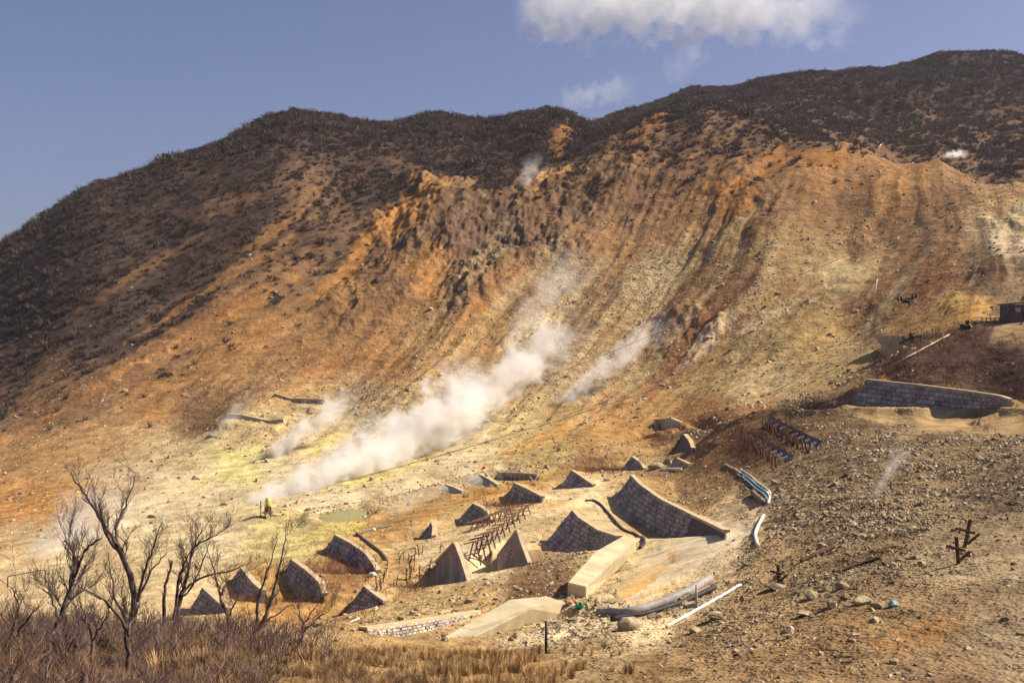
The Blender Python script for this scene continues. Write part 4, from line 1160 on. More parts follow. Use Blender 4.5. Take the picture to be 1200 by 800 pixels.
g = at(1131, 386, 139.5); g.z = gh(g.x, g.y)
wn_ = thing('cable_winch', g, 'small dark winch standing at the brow of the dark hillside', 'winch')
m = MB(); m.box(g + Vector((0, 0, .12)), (1.3, .8, .24)); m.build('base', M_DARKSTEEL, wn_)
m = MB(); m.tube([g + Vector((-.4, 0, .5)), g + Vector((.4, 0, .5))], .3, 12); m.build('drum', M_RUST, wn_)
m = MB(); m.box(g + Vector((.25, 0, .95)), (.35, .35, .5)); m.build('motor', M_DARKSTEEL, wn_)
for s in (-.5, .5):
    m = MB(); m.box(g + Vector((s, 0, .45)), (.1, .5, .6)); m.build('bracket', M_DARKSTEEL, wn_)

g = at(1163, 381, 143); g.z = gh(g.x, g.y)
fr = thing('guard_rail', g, 'low dark guard rail and stacked timber beside the hut', 'railing')
for k in range(6):
    m = MB(); m.box(g + Vector((-1.2 + k * .55, .3, .35)), (.09, .09, .9)); m.build('post', M_TIMBER, fr)
for z in (.35, .7):
    m = MB(); m.box(g + Vector((.15, .24, z)), (3.1, .06, .09)); m.build('rail', M_TIMBER, fr)
for k in range(5):
    m = MB(); m.tube([g + Vector((-1.3 + .1 * k, -.1 - .16 * (k % 3), .12 + .17 * (k // 3))), g + Vector((.6 + .1 * k, -.05 - .16 * (k % 3), .12 + .17 * (k // 3)))], .09, 6); m.build('log', M_TIMBER, fr)

# overhead cables
for k, (pts, lab) in enumerate((([(-60, 628, 150), (330, 545, 190), (600, 458, 200), (1260, 190, 270)], 'thin steel cable strung highest above the steam'), ([(-60, 640, 150), (250, 600, 170), (530, 530, 180), (880, 420, 215)], 'thin steel cable strung below the highest one'), ([(60, 640, 150), (300, 590, 160), (560, 520, 175), (740, 460, 230)], 'lowest thin steel cable crossing the big plume'))):
    m = MB(); m.tube(smooth_path([at(*p) for p in pts], 30), .035, 4)
    tag(m.build('steel_cable', M_DARKSTEEL), lab, 'cable')

g = G(314, 607)
fh = thing('steam_wellhead', g, 'rusty steam wellhead with yellow cap and pale pipe at the big plume', 'wellhead')
for dx in (-.35, .35):
    m = MB(); m.box(g + Vector((dx, 0, .6)), (.14, .14, 1.8)); m.build('post', M_RUST, fh)
m = MB(); m.box(g + Vector((0, 0, .75)), (1.3, .9, .14)); m.build('platform', M_TIMBER, fh)
m = MB(); m.tube([g + Vector((0, 0, .8)), g + Vector((0, 0, 1.9))], [.3, .22], 10); m.build('casing', M_RUST, fh)
m = MB(); m.tube([g + Vector((0, 0, 1.6)), g + Vector((0, 0, 2.3)), g + Vector((.05, 0, 2.6))], [.36, .38, .2], 10); m.build('cap', mat_simple('sulphur_crust', (.58, .50, .14), .2, 3), fh)
m = MB(); m.tube([g + Vector((.2, -.2, .5)), g + Vector((1.6, -.4, .35)), g + Vector((2.8, -.6, .1))], .17, 8); m.build('pipe', M_COPE, fh)
m = MB(); m.tube([g + Vector((-.9, 0, -.2)), g + Vector((-.9, 0, 2.2))], .06, 6); m.build('post', M_DARKSTEEL, fh)

p0, p1 = G(8, 688), G(54, 682)
fn = thing('wire_fence', p0, 'short thin rail fence on the ochre edge beyond the dead trees', 'fence')
t0_, t1_ = at(9, 675, p0.y), at(53, 667, p0.y + 1)
for a, b in ((p0, t0_), (p0.lerp(p1, .95), t1_)):
    m = MB(); m.tube([Vector((b.x, b.y, b.z - 2.2)), b], .06, 6); m.build('post', M_TIMBER, fn)
m = MB(); m.tube([t0_, t1_], .05, 6); m.build('rail', M_TIMBER, fn)

# green pond
zl = pond_z
m = MB(); w4 = [Vector((pcx + math.cos(a_) * prx * 1.25, pcy + math.sin(a_) * pry * 1.25, zl)) for a_ in [k * math.pi / 12 for k in range(24)]]
m.add([Vector((q.x, q.y, zl)) for q in w4] + [Vector((q.x, q.y, zl - .5)) for q in w4], [tuple(range(len(w4)))] + [(i, i + len(w4), (i + 1) % len(w4) + len(w4), (i + 1) % len(w4)) for i in range(len(w4))])
pond = m.build('pond', M_WATER); pond['kind'] = 'structure'; pond['label'] = 'small olive green pond beside the stream'

# ------------------------------------------------------------------ rocks
def rock_mesh(seed, mat, detail=0, flat=.75):
    rr = random.Random(seed); bm = bmesh.new()
    for k in range(16 if not detail else 22):
        v = Vector((rr.gauss(0, 1), rr.gauss(0, 1), rr.gauss(0, 1))).normalized() * rr.uniform(.8, 1.05)
        bm.verts.new((v.x, v.y * rr.uniform(.75, .85), v.z * flat))
    bmesh.ops.convex_hull(bm, input=list(bm.verts))
    for v in [v for v in bm.verts if not v.link_faces]:
        bm.verts.remove(v)
    if detail:
        bmesh.ops.bevel(bm, geom=list(bm.edges), offset=.06, segments=1, affect='EDGES')
        bmesh.ops.triangulate(bm, faces=bm.faces)
        bmesh.ops.subdivide_edges(bm, edges=list(bm.edges), cuts=1, use_grid_fill=True)
        for v in bm.verts:
            v.co *= 1 + .10 * mnoise.noise(v.co * 2.2 + Vector((seed, 0, 0))) + .05 * mnoise.noise(v.co * 6 + Vector((seed, 3, 0)))
    d = bpy.data.meshes.new('rock'); bm.to_mesh(d); bm.free(); d.materials.append(mat)
    return d


BIG = [rock_mesh(100 + k, M_ROCK if k % 3 else M_ROCKD, 1) for k in range(6)]
for (u, v, wpx, hpx, lab) in (
        (737, 738, 36, 24, 'large tan boulder with orange underside at the end of the drain pipe'), (988, 690, 19, 15, 'topmost pale boulder of the cluster beside the turquoise scrap'), (976, 712, 18, 17, 'angular tan boulder at the foot of the boulder cluster'), (1012, 708, 26, 16, 'broad tan boulder in the boulder cluster'), (1030, 712, 24, 14, 'boulder of the cluster touching the turquoise scrap'), (952, 702, 22, 16, 'brown boulder at the far side of the boulder cluster'), (991, 702, 15, 12, 'pale rounded boulder in the middle of the boulder cluster'), (945, 720, 22, 7, 'flat slab lying before the boulder cluster'), (927, 739, 14, 11, 'dark lone rock below the flat slab'), (841, 726, 28, 14, 'dark boulder on the rubble below the white pipe'), (815, 741, 18, 12, 'dark boulder left of the flat rubble, near the large tan boulder'), (770, 549, 24, 12, 'pale boulder beside the short grey wall in the valley'), (1026, 729, 16, 9, 'reddish rock below the turquoise scrap'), (912, 690, 30, 12, 'grey mound boulder at the thin rusty stump'), (1048, 778, 16, 12, 'dark rock on the brown earth near the lower edge'), (999, 752, 14, 7, 'flat grey stone on the brown earth'), (504, 364, 8, 7, 'lone pale boulder on the orange scree face'), (430, 288, 7, 5, 'small pale boulder on the orange crest')):
    g = G(u, v); k = g.y / F
    o = link('boulder', BIG[(u * 7 + v) % 6]); o.location = (g.x, g.y + wpx * k * .2, gh(g.x, g.y + wpx * k * .2) + hpx * k * .16); o.scale = (wpx * k / 1.9, wpx * k / 1.9, hpx * k / 1.5); o.rotation_euler = (0, 0, (u * 13 % 628) / 100)
    tag(o, lab, 'boulder')

SMALL = [rock_mesh(200 + k, M_ROCKD if k % 3 else M_ROCK) for k in range(8)]
rk = random.Random(21)
cnt = 0
while cnt < 240:
    u = rk.uniform(690, 1200); v = rk.uniform(530, 790)
    if u < 870 and (v < 690 or v > 775) and not (u > 850 and v > 600):
        continue
    if u < 800 and v < 705:
        continue
    g = G(u, v); k = g.y / F
    px = min(3.5 + rk.expovariate(1 / 2.4), 13)
    o = link('rock', rk.choice(SMALL)); s_ = px * k / 2
    o.location = g + Vector((0, 0, s_ * .1)); o.scale = (s_ * rk.uniform(.9, 1.3), s_ * rk.uniform(.8, 1.2), s_ * rk.uniform(.7, 1.1)); o.rotation_euler = (rk.uniform(-.4, .4), rk.uniform(-.4, .4), rk.uniform(0, 6.3))
    if v < 610:
        lab = 'loose brown rock in the dense rubble between the dirt road and the rusty beams'
    elif v < 690:
        lab = 'loose brown rock on the slope around the rusty beams and crossed barriers'
    elif u < 880:
        lab = 'loose rock on the brown earth around the white pipe and the large tan boulder'
    else:
        lab = 'loose rock on the bare brown earth below the boulder cluster'
    tag(o, lab, 'rock', 'rocks strewn over the rubble slope'); cnt += 1


# ---- uncountable cover: instances of a few shapes on points (stuff)
def scatter(name, meshes, pos, rot, scl, idx, label):
    src = bpy.data.collections.new(name + '_shapes')
    for k, me in enumerate(meshes):
        o = bpy.data.objects.new('%s_shape_%02d' % (name, k), me); src.objects.link(o)
    me = bpy.data.meshes.new(name)
    me.vertices.add(len(pos)); me.vertices.foreach_set('co', np.asarray(pos, np.float32).ravel())
    for nm, typ, arr, key in (('rot', 'FLOAT_VECTOR', rot, 'vector'), ('scl', 'FLOAT_VECTOR', scl, 'vector'), ('idx', 'INT', idx, 'value')):
        a = me.attributes.new(nm, typ, 'POINT'); a.data.foreach_set(key, np.asarray(arr).astype(np.int32 if typ == 'INT' else np.float32).ravel())
    ob = link(name, me)
    ng = bpy.data.node_groups.new(name, 'GeometryNodeTree')
    ng.interface.new_socket('Geometry', in_out='INPUT', socket_type='NodeSocketGeometry'); ng.interface.new_socket('Geometry', in_out='OUTPUT', socket_type='NodeSocketGeometry')
    N = ng.nodes; L = ng.links
    gi, go = N.new('NodeGroupInput'), N.new('NodeGroupOutput')
    ci_ = N.new('GeometryNodeCollectionInfo'); ci_.inputs['Collection'].default_value = src; ci_.inputs['Separate Children'].default_value = True; ci_.inputs['Reset Children'].default_value = True
    ip = N.new('GeometryNodeInstanceOnPoints'); ip.inputs['Pick Instance'].default_value = True

    def na(nm, typ):
        n = N.new('GeometryNodeInputNamedAttribute'); n.data_type = typ; n.inputs['Name'].default_value = nm; return n.outputs[0]
    L.new(gi.outputs[0], ip.inputs['Points']); L.new(ci_.outputs[0], ip.inputs['Instance'])
    L.new(na('idx', 'INT'), ip.inputs['Instance Index']); L.new(na('rot', 'FLOAT_VECTOR'), ip.inputs['Rotation']); L.new(na('scl', 'FLOAT_VECTOR'), ip.inputs['Scale'])
    L.new(ip.outputs[0], go.inputs[0])
    md = ob.modifiers.new('scatter', 'NODES'); md.node_group = ng
    return tag(ob, label, None, None, 'stuff')


def pick_cells(weight, n, seed):
    """n random points on the ground, density per square metre following weight"""
    r = np.random.RandomState(seed)
    area = np.zeros_like(Z); area[:-1, :-1] = (X[:-1, 1:] - X[:-1, :-1]) * (Y[1:, :-1] - Y[:-1, :-1])
    w = (weight * area).ravel().astype(np.float64); c = np.cumsum(w); 
    k = np.searchsorted(c, r.rand(n) * c[-1]); i, j = np.unravel_index(np.minimum(k, w.size - 1), Z.shape)
    i = np.clip(i, 0, NR - 2); j = np.clip(j, 0, NC - 2)
    fy, fx = r.rand(n), r.rand(n)
    y = Y[i, j] * (1 - fy) + Y[i + 1, j] * fy; x = (pcol[j] + fx * (pcol[1] - pcol[0])) * y
    return np.stack([x, y, gz(Z, x, y)], 1), r


# in sight from about here: cells not deep behind a crest
vis = (E >= np.maximum.accumulate((Z / Y), axis=0) - .012)
inview = (np.abs(P) < .50) & vis

# rubble on the right-hand slope
mound = ((U_ > 860) | (V_ > 700) & (U_ > 640)) & (Y < 128) & (Y > 22)
pos, r = pick_cells(inview * mound * np.clip(STONY - .4, 0, 1) ** 1.4 * (30.0 / Y) * np.where(V_ < 475, .2, 1) * (.08 + smooth(-.1, .45, fbm(X / 5, Y / 5, 3))), 14000, 3)
s_ = (.03 + r.exponential(.05, len(pos))) * np.clip(pos[:, 1] / 55, .5, 1.5)
s_ = np.minimum(s_, .38)
scatter('rubble', SMALL, pos + np.stack([0 * s_, 0 * s_, -s_ * .15], 1), np.stack([r.rand(len(pos)), r.rand(len(pos)), r.rand(len(pos)) * 6.3], 1), np.stack([s_ * r.uniform(.8, 1.3, len(pos)), s_, s_ * r.uniform(.6, 1, len(pos))], 1), r.randint(0, len(SMALL), len(pos)), 'loose stones covering the brown rubble slope')
# stones in the stream bed and the works
works = (Y > 45) & (Y < 170) & (U_ < 880) & (U_ > 360)
pos, r = pick_cells(inview * works * (np.clip(STONY - .3, 0, 1) ** 2 + .5 * np.exp(-((ds - 4) / 3.5) ** 2)), 7000, 4)
s_ = np.minimum(.05 + r.exponential(.065, len(pos)), .42)
PALE = [rock_mesh(300 + k, M_ROCK) for k in range(6)]
scatter('stream_stones', PALE, pos, np.stack([r.rand(len(pos)), r.rand(len(pos)), r.rand(len(pos)) * 6.3], 1), np.stack([s_, s_, s_ * .8], 1), r.randint(0, len(PALE), len(pos)), 'pale stones scattered between the walls and baffles')
# scree on the slopes
pos, r = pick_cells(inview * (Y > 130) * (Y < 420) * np.clip(STONY - .2, 0, 1) * (1 - VEG), 14000, 5)
s_ = np.minimum(.09 + r.exponential(.12, len(pos)), .95)
scatter('scree_stones', PALE + SMALL[:3], pos, np.stack([r.rand(len(pos)), r.rand(len(pos)), r.rand(len(pos)) * 6.3], 1), np.stack([s_ * 1.2, s_, s_ * .8], 1), r.randint(0, len(PALE) + 3, len(pos)), 'boulders and stones lying on the scree slopes')


# ---- leafless scrub of the heights
def scrub_mesh(seed, mat, n=34, leafy=False):
    rr = random.Random(seed); m = MB()
    for k in range(n):
        a = rr.uniform(0, 6.28); rad = rr.uniform(.1, 1.0) ** .7; h = rr.uniform(.35, 1.0) * (1.15 - .45 * rad)
        base = Vector((math.cos(a) * rad * .25, math.sin(a) * rad * .25, -.1)); tip = Vector((math.cos(a) * rad, math.sin(a) * rad, h))
        if leafy:
            c = tip; s = rr.uniform(.10, .22)
            q = [c + Vector((rr.uniform(-s, s), rr.uniform(-s, s), rr.uniform(-s, s))) for _ in range(3)]
            m.add(q, [(0, 1, 2)])
            q = [c + Vector((rr.uniform(-s, s), rr.uniform(-s, s), rr.uniform(-s, s))) for _ in range(3)]
            m.add(q, [(0, 1, 2)])
        else:
            d = Vector((rr.uniform(-1, 1), rr.uniform(-1, 1), 0)).normalized() * rr.uniform(.02, .05)
            mid = base.lerp(tip, .5) + Vector((rr.uniform(-.1, .1), rr.uniform(-.1, .1), .08))
            m.add([base - d, base + d, mid + d * .8, mid - d * .8, tip], [(0, 1, 2, 3), (3, 2, 4)])
            for t in range(2):
                q = mid.lerp(tip, rr.uniform(0, .9)); e = q + Vector((rr.uniform(-.3, .3), rr.uniform(-.3, .3), rr.uniform(.05, .3)))
                m.add([q - d * .7, q + d * .7, e], [(0, 1, 2)])
    return m.mesh('scrub', mat)


SCRUB = [scrub_mesh(k, M_SCRUB) for k in range(5)] + [scrub_mesh(50 + k, M_EVERG, 120, True) for k in range(2)]
vw = np.clip(VEG * (1 + 1.3 * fbm(X / 16, Y / 16, 4, .6) * (VEG < .93)) - .12, 0, 1) ** 1.3
pos, r = pick_cells((np.abs(P) < .5) * (E >= np.maximum.accumulate(E, axis=0) - .02) * (Y > 150) * vw, 42000, 6)
n = len(pos)
s_ = np.clip(.95 * np.exp(r.normal(0, .36, n)), .4, 2.6) * (1 + .35 * (pos[:, 1] > 400))
ix = r.randint(0, 5, n); ix[r.rand(n) < .06] = r.randint(5, 7)
scatter('hill_scrub', SCRUB, pos, np.stack([0 * s_, 0 * s_, r.rand(n) * 6.3], 1), np.stack([s_ * 1.15, s_ * 1.15, s_ * r.uniform(.8, 1.25, n)], 1), ix, 'leafless scrub and dark evergreen bushes covering the upper mountain')

# ---- dead brush and dry grass of the near bank
def bush_mesh(seed, mat):
    rr = random.Random(seed); m = MB()

    def grow(p, d, L, r, dep):
        q = p + d * L
        m.tube([p, p.lerp(q, .5) + Vector((rr.uniform(-1, 1), rr.uniform(-1, 1), rr.uniform(-.5, .5))) * L * .08, q], [r, r * .8, r * .55], 3, False)
        if dep == 0:
            return
        for k in range(rr.choice((2, 2, 3))):
            e = (d + Vector((rr.uniform(-.75, .75), rr.uniform(-.75, .75), rr.uniform(-.25, .55)))).normalized()
            grow(p.lerp(q, rr.uniform(.45, 1)), e, L * rr.uniform(.55, .8), r * .6, dep - 1)
    for k in range(7):
        a = rr.uniform(0, 6.28)
        grow(Vector((math.cos(a) * .2, math.sin(a) * .2, -.1)), Vector((math.cos(a) * .6, math.sin(a) * .6, 1)).normalized(), rr.uniform(.35, .55), .013, 3)
    return m.mesh('brush', mat)


M_TWIG2 = mat_simple('reddish_dead_twigs', (.27, .165, .095), .35, 1.2, 0, .02, 1.0, None, .4)
M_TWIG3 = mat_simple('dark_dead_twigs', (.11, .07, .062), .35, 1.2, 0, .02, 1.0, None, .4)
BUSH = [bush_mesh(k, (M_TWIG, M_TWIG2, M_TWIG3)[k % 3]) for k in range(6)]
lw = (Y > 22) & (Y < 50) & (np.abs(P) < .5)
cl = smooth(-.15, .35, fbm(X / 3.2, Y / 3.2, 3, .6))
edge = smooth(46, 34, Y + 9 * fbm(X / 4, Y / 4, 2))
wt = edge * lw * smooth(330, 180, U_) * (.2 + cl) + lw * smooth(660, 420, U_) * .35 * cl * smooth(38, 30, Y)
pos, r = pick_cells(wt, 1900, 7); n = len(pos)
s_ = r.uniform(.35, 1.4, n) * (.45 + .55 * smooth(-.2, .3, fbm(pos[:, 0] / 4, pos[:, 1] / 4, 2))) * (.55 + .45 * smooth(420, 150, 600 + F * pos[:, 0] / pos[:, 1]))
scatter('dead_brush', BUSH, pos, np.stack([r.uniform(-.15, .15, n), r.uniform(-.15, .15, n), r.rand(n) * 6.3], 1), np.stack([s_, s_, s_], 1), r.randint(0, 6, n), 'dense purplish brown dead brush along the near bank')
pos, r = pick_cells(lw * smooth(400, 300, U_) * smooth(47, 40, Y) * smooth(27, 32, Y), 130, 17); n = len(pos)
s_ = r.uniform(1.0, 2.0, n)
TANGLE = [bush_mesh(60 + k, (M_TWIG3, M_TWIG3, M_TWIG)[k % 3]) for k in range(4)]
scatter('bare_saplings', TANGLE, pos, np.stack([r.uniform(-.2, .2, n), r.uniform(-.2, .2, n), r.rand(n) * 6.3], 1), np.stack([s_ * .8, s_ * .8, s_], 1), r.randint(0, 4, n), 'tangle of thin dark bare saplings among the dead trees')
# low dry scrub on the terraces and reddish thickets between the walls
wt = inview * (Y > 55) * (Y < 190) * np.clip(VEG - .02, 0, 1)
for (u, v, ru, rv) in ((712, 548, 26, 9), (400, 665, 34, 12), (350, 695, 22, 12), (300, 705, 20, 10), (775, 520, 18, 10), (590, 592, 22, 10), (470, 690, 24, 8), (880, 525, 16, 16), (920, 508, 22, 8)):
    wt = wt + 1.2 * np.exp(-((U_ - u) / ru) ** 2 - ((V_ - v) / rv) ** 2) * (Y < 190) * (Y > 55)
pos, r = pick_cells(wt, 1500, 8); n = len(pos)
s_ = r.uniform(.5, 1.0, n)
M_RED = mat_simple('reddish_thicket_twigs', (.17, .085, .055), .35, 1.2, 0, .02, 1.0, None, .4)
RED = [bush_mesh(20 + k, M_RED) for k in range(3)]
scatter('terrace_thicket', RED, pos, np.stack([0 * s_, 0 * s_, r.rand(n) * 6.3], 1), np.stack([s_ * 1.1, s_ * 1.1, s_], 1), r.randint(0, 3, n), 'reddish dry thickets growing between the retaining walls')


def grass_mesh(seed):
    rr = random.Random(seed); m = MB()
    for k in range(70):
        a = rr.uniform(0, 6.28); r0 = rr.uniform(0, .16); L = rr.uniform(.35, .95)
        b = Vector((math.cos(a) * r0, math.sin(a) * r0, -.05)); ln = rr.uniform(.05, .5)
        t = b + Vector((math.cos(a) * ln * L, math.sin(a) * ln * L, L * (1 - .3 * ln)))
        md = b.lerp(t, .55) + Vector((0, 0, .1 * L)); d = Vector((-math.sin(a), math.cos(a), 0)) * .008
        m.add([b - d, b + d, md + d, md - d, t], [(0, 1, 2, 3), (3, 2, 4)])
    return m.mesh('grass', M_GRASS)


GRASS = [grass_mesh(k) for k in range(4)]
wt = (Y > 22) & (Y < 48) & (np.abs(P) < .5)
wt = wt * (np.exp(-((U_ - 235) / 45) ** 2 - ((V_ - 785) / 26) ** 2) * 2.2 + smooth(300, 380, U_) * smooth(700, 560, U_) * 1.0 * smooth(750, 768, V_) + .06 * (U_ < 740)) * smooth(-.1, .3, fbm(X / 2.2, Y / 2.2, 3)) * smooth(44, 36, Y + 6 * fbm(X / 3, Y / 3, 2))
pos, r = pick_cells(wt, 1500, 9); n = len(pos)
s_ = r.uniform(.25, .75, n) * np.where(np.abs(600 + F * pos[:, 0] / pos[:, 1] - 235) < 60, 1.3, .8)
scatter('dry_grass', GRASS, pos, np.stack([0 * s_, 0 * s_, r.rand(n) * 6.3], 1), np.stack([s_, s_, s_], 1), r.randint(0, 4, n), 'tufts of golden dry grass along the near bank')

# ------------------------------------------------------------------ dead trees
def dead_tree(base, limbs, label, r0, seed, twig=1.0):
    rr = random.Random(seed)
    g = G(*base); y = g.y; k = y / F
    root = thing('dead_tree', g, label, 'tree', 'dead trees on the near bank')
    tr, br = MB(), MB()

    def twigs(p, d, L, r, dep):
        n = 4
        pts = [p]; dd = d.copy()
        for i in range(n):
            dd = (dd + Vector((rr.uniform(-.35, .35), rr.uniform(-.35, .35), rr.uniform(-.12, .3)))).normalized()
            pts.append(pts[-1] + dd * L / n)
        br.tube(pts, [r * (1 - .8 * i / n) for i in range(n + 1)], 4, False)
        if dep > 0:
            for i in range(1, n + 1):
                for _ in range(rr.choice((1, 1, 2))):
                    e = (dd + Vector((rr.uniform(-1, 1), rr.uniform(-.9, .9), rr.uniform(-.2, .7)))).normalized()
                    twigs(pts[i], e, L * rr.uniform(.4, .62), r * .55, dep - 1)
    for li, (pts, ra, rb, dy) in enumerate(limbs):
        w = []
        for i, (u, v) in enumerate(pts):
            t = i / (len(pts) - 1)
            w.append(at(u, v, y + dy * t))
        if li == 0:
            w[0] = w[0] - Vector((0, 0, .3))
        w = smooth_path(w, 4 * len(pts))
        w = [p + Vector((rr.uniform(-1, 1), rr.uniform(-1, 1), rr.uniform(-1, 1))) * .035 for p in w]
        n = len(w)
        rad = [max((ra + (rb - ra) * i / (n - 1)) * r0 * .68 * rr.uniform(.85, 1.15), .012) for i in range(n)]
        tr.tube(w, rad, 7)
        for i in range(int(n * .28), n):
            for _ in range(rr.choice((0, 1, 1))):
                d = (w[i] - w[i - 1]).normalized()
                e = (d * .8 + Vector((rr.uniform(-.9, .9), rr.uniform(-.8, .8), rr.uniform(-.1, .7)))).normalized()
                twigs(w[i], e, rr.uniform(.35, 1.1) * twig, max(rad[i] * .4, .009), 3 if rr.random() < .5 else 2)
    tr.build('trunk', M_BARK, root, True); br.build('branches', M_BARK, root)


dead_tree((45, 765), [([(45, 765), (66, 734), (78, 704), (84, 680), (87, 650), (75, 632)], 1, .25, .6), ([(84, 682), (93, 662), (102, 641), (119, 630)], .55, .15, -.8), ([(80, 700), (92, 678), (108, 662)], .45, .12, .8), ([(70, 728), (60, 700), (50, 690)], .4, .1, -.5)], 'leaning dead tree with forked top beside the short rail fence', .14, 1)
dead_tree((150, 790), [([(150, 798), (150, 767), (147, 728), (136, 706), (129, 668)], 1, .2, .5), ([(148, 735), (132, 712), (114, 698), (98, 690)], .6, .15, -.7), ([(149, 745), (157, 715), (162, 690)], .5, .12, .6)], 'low dead tree with upright stem in front of the tallest dead tree', .11, 2, .8)
dead_tree((157, 752), [([(157, 752), (156, 690), (144, 653), (129, 632), (115, 605), (99, 578), (82, 555)], 1.1, .12, 1.0), ([(152, 674), (138, 641), (122, 612), (116, 590)], .7, .12, -.8), ([(139, 640), (136, 620), (147, 593), (160, 556)], .55, .1, .6), ([(160, 705), (171, 665), (180, 640), (187, 616)], .5, .1, -.6), ([(162, 700), (180, 665), (198, 647)], .45, .1, .6)], 'tallest dead tree, its bare limbs reaching high above the valley floor', .19, 3, .9)
dead_tree((207, 752), [([(207, 752), (210, 705), (216, 686), (222, 659), (229, 635), (240, 616)], 1, .15, .6), ([(203, 740), (208, 688), (216, 660), (227, 638)], .8, .15, -.6), ([(210, 697), (234, 678), (270, 668), (291, 659)], .6, .12, .8), ([(228, 640), (250, 628), (272, 614)], .4, .08, -.5), ([(212, 700), (226, 685), (240, 650), (246, 634)], .5, .1, .9)], 'dead tree with two close stems and feathery tops leaning over the steam', .15, 4, 1.0)
dead_tree((268, 752), [([(268, 752), (267, 722), (258, 701), (256, 686), (250, 663), (243, 650)], 1, .15, .5), ([(258, 700), (264, 686), (280, 676), (300, 664)], .5, .1, .6), ([(267, 725), (276, 705), (282, 690)], .5, .12, -.6)], 'dead tree with crooked trunk in front of the speckled peaked wall', .13, 5, .8)
dead_tree((279, 757), [([(279, 757), (306, 731), (316, 708), (324, 680), (333, 641), (337, 624)], 1, .12, .6), ([(300, 736), (302, 710), (309, 680), (319, 653), (325, 630)], .7, .1, -.6), ([(306, 731), (330, 716), (352, 700)], .5, .1, .5)], 'dead tree of long slender upright stems in front of the leaning curved wall', .13, 6, .7)
dead_tree((354, 768), [([(354, 768), (355, 737), (362, 722), (376, 700)], 1, .15, .5), ([(355, 740), (372, 724), (386, 716)], .6, .12, -.5), ([(356, 730), (350, 712), (356, 690)], .5, .1, .4)], 'small dead sapling standing below the dark wedge wall', .09, 7, .7)
dead_tree((193, 752), [([(193, 752), (193, 700), (197, 675), (201, 657)], 1, .5, .3)], 'short broken dead stub between the two larger dead trees', .11, 8, .3)
dead_tree((20, 785), [([(20, 785), (14, 745), (22, 715), (15, 690)], 1, .2, .4), ([(17, 750), (32, 725), (45, 712)], .6, .15, -.5)], 'thin dead tree at the bank edge below the short rail fence', .09, 9, .9)
dead_tree((105, 785), [([(105, 785), (108, 750), (100, 722), (92, 700)], 1, .2, .4), ([(108, 750), (122, 728), (128, 712)], .6, .15, -.5)], 'pale dead shrub stem between the leaning tree and the low upright one', .08, 10, .9)

# ------------------------------------------------------------------ steam
def plume(name, a, b, ra, rb, dens, label, detail=1.0, seed=0, fade=.75, grain=1.0, thin=0.0, kind='stuff'):
    """a, b: pixel and depth of the vent and of the far end; radii in photo pixels at those depths"""
    A = at(*a); B = at(*b)
    L = (B - A).length; r0 = ra * a[2] / F; r1 = rb * b[2] / F
    m = MB(); n = 14; k = 9
    pts = [Vector((L * (-.06 + 1.12 * i / (k - 1)), 0, 0)) for i in range(k)]
    m.tube(pts, [(r0 + (r1 - r0) * max(i / (k - 1), 0)) * 1.35 * (.55 if i in (0, k - 1) else 1) for i in range(k)], n)
    mt = bpy.data.materials.new(name); mt.use_nodes = True; nt = mt.node_tree; nt.nodes.clear()
    out = nt.nodes.new('ShaderNodeOutputMaterial'); pv = nt.nodes.new('ShaderNodeVolumePrincipled')
    pv.inputs['Color'].default_value = (.99, .98, .965, 1) if name == 'steam' else (1, 1, 1, 1); pv.inputs['Anisotropy'].default_value = .1
    nt.links.new(pv.outputs[0], out.inputs['Volume'])
    tc = nt.nodes.new('ShaderNodeTexCoord'); sp = nt.nodes.new('ShaderNodeSeparateXYZ'); nt.links.new(tc.outputs['Object'], sp.inputs[0])
    x = math_node(nt, 'DIVIDE', sp.outputs[0], L)
    R = math_node(nt, 'MULTIPLY_ADD', x, r1 - r0, r0)
    rr_ = math_node(nt, 'SQRT', math_node(nt, 'ADD', math_node(nt, 'MULTIPLY', sp.outputs[1], sp.outputs[1]), math_node(nt, 'MULTIPLY', sp.outputs[2], sp.outputs[2])))
    q = math_node(nt, 'DIVIDE', rr_, R)
    mp = nt.nodes.new('ShaderNodeMapping'); mp.inputs['Location'].default_value = (seed * 13.1, seed * 7.7, 0); nt.links.new(tc.outputs['Object'], mp.inputs[0])
    nz = nd(nt, 'ShaderNodeTexNoise', i_Scale=grain * 1.15 / (.5 * (r0 + r1)), i_Detail=4.0, i_Roughness=.6); nt.links.new(mp.outputs[0], nz.inputs['Vector'])
    d = math_node(nt, 'SUBTRACT', 1.0, q)
    d = math_node(nt, 'ADD', d, math_node(nt, 'MULTIPLY', math_node(nt, 'SUBTRACT', nz.outputs[0], .54 + thin), 3.2 * detail))
    d = ramp(nt, d, 0.0, .8 if name == 'steam' else .45)
    en = math_node(nt, 'MULTIPLY', ramp(nt, x, -.05, .06), ramp(nt, x, 1.05, fade - .35))
    d = math_node(nt, 'MULTIPLY', math_node(nt, 'MULTIPLY', d, en), dens)
    nt.links.new(d, pv.inputs['Density'])
    mt.cycles.volume_step_rate = .5
    me = m.mesh(name, mt)
    o = link(name, me)
    o.location = A; o.rotation_euler = (B - A).to_track_quat('X', 'Z').to_euler()
    return tag(o, label, None, None, kind)


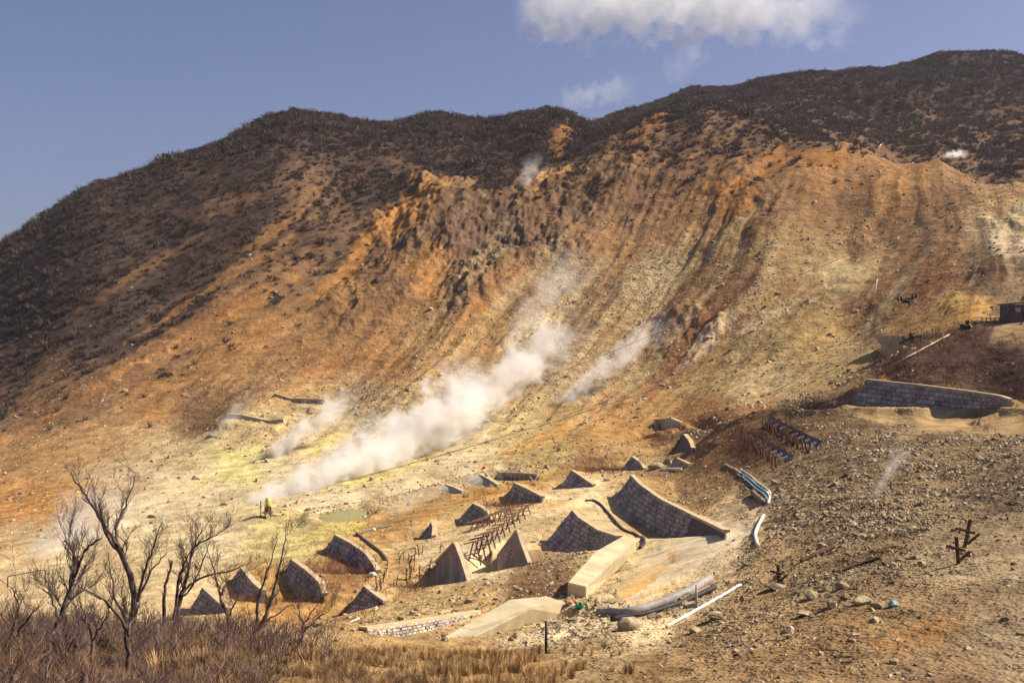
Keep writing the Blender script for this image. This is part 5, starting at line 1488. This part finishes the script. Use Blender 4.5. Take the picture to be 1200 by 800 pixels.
plume('steam', (262, 614, 150), (480, 505, 178), 15, 40, .5, 'low thick part of the white steam plume beside the wellhead', seed=1, fade=.95, detail=1.0, grain=.95)
plume('steam', (400, 572, 172), (570, 440, 190), 22, 44, .6, 'billowing middle of the white steam plume over the stream', seed=12, fade=.95, detail=1.0, grain=.95)
plume('steam', (505, 520, 184), (672, 380, 210), 18, 38, .42, 'upper end of the white steam plume drifting against the scree', seed=13, fade=.9, detail=1.1, grain=.95)
plume('steam', (318, 532, 190), (415, 462, 200), 12, 24, .7, 'short white steam plume over the sulphur patch', seed=2)
plume('steam', (656, 470, 215), (785, 372, 235), 10, 24, .3, 'thin steam rising from the foot of the reddish outcrop', seed=3)
plume('steam', (20, 690, 118), (150, 560, 150), 22, 46, .12, 'faint steam behind the dead trees', seed=4, thin=-.03)
plume('steam', (455, 600, 120), (520, 568, 130), 9, 20, .12, 'thin steam over the pale grey aprons', seed=5)
plume('steam', (612, 222, 352), (632, 180, 362), 9, 18, .10, 'faint steam high on the mountain above the orange cliffs', seed=6)
plume('steam', (1108, 182, 330), (1134, 180, 335), 5, 7, .9, 'small bright steam puff behind the crest', seed=7)
plume('steam', (1024, 582, 58), (1062, 520, 64), 5, 16, .35, 'brownish wisp of steam on the rubble slope', seed=8)
plume('steam', (250, 512, 200), (296, 462, 215), 8, 16, .10, 'faint steam at the crooked old wall', seed=9)
plume('steam', (600, 400, 245), (680, 300, 285), 14, 36, .045, 'very faint steam veil below the cliffs', seed=10, thin=-.03)
plume('steam', (490, 530, 180), (540, 500, 195), 8, 20, .18, 'low steam beside the yellow sulphur rim', seed=11)
# ------------------------------------------------------------------ clouds
def cloud(a, b, ra, rb, dens, label, seed, grain=1.0, detail=1.0):
    o = plume('cloud', a, b, ra, rb, dens, label, detail, seed, .98, grain, 0)
    o.scale = (1, 1, 1)
    return o


cloud((618, 4, 3000), (1010, 8, 3000), 48, 44, .010, 'large white cloud above the mountain crest', 21, 1.5, 1.0)
cloud((660, 120, 3200), (745, 100, 3200), 16, 20, .004, 'small white cloud resting on the saddle of the ridge', 22, 1.2)
cloud((780, 90, 3200), (830, 50, 3200), 16, 24, .002, 'faint wisp of cloud below the large cloud', 23, 1.2)

# ------------------------------------------------------------------ haze: one even box of air round the place
hz_top = float(Z.max()) + 12; hz_bot = float(Z.min()) - 3
m = MB(); m.box((0, 470, (hz_top + hz_bot) / 2), (1500, 980, hz_top - hz_bot))
mh = bpy.data.materials.new('haze'); mh.use_nodes = True; nt = mh.node_tree; nt.nodes.clear()
ho = nt.nodes.new('ShaderNodeOutputMaterial'); hv = nt.nodes.new('ShaderNodeVolumePrincipled')
hv.inputs['Color'].default_value = (.86, .84, .95, 1); hv.inputs['Density'].default_value = .00007; hv.inputs['Anisotropy'].default_value = .2
nt.links.new(hv.outputs[0], ho.inputs['Volume'])
haze = m.build('haze', mh); haze['kind'] = 'stuff'
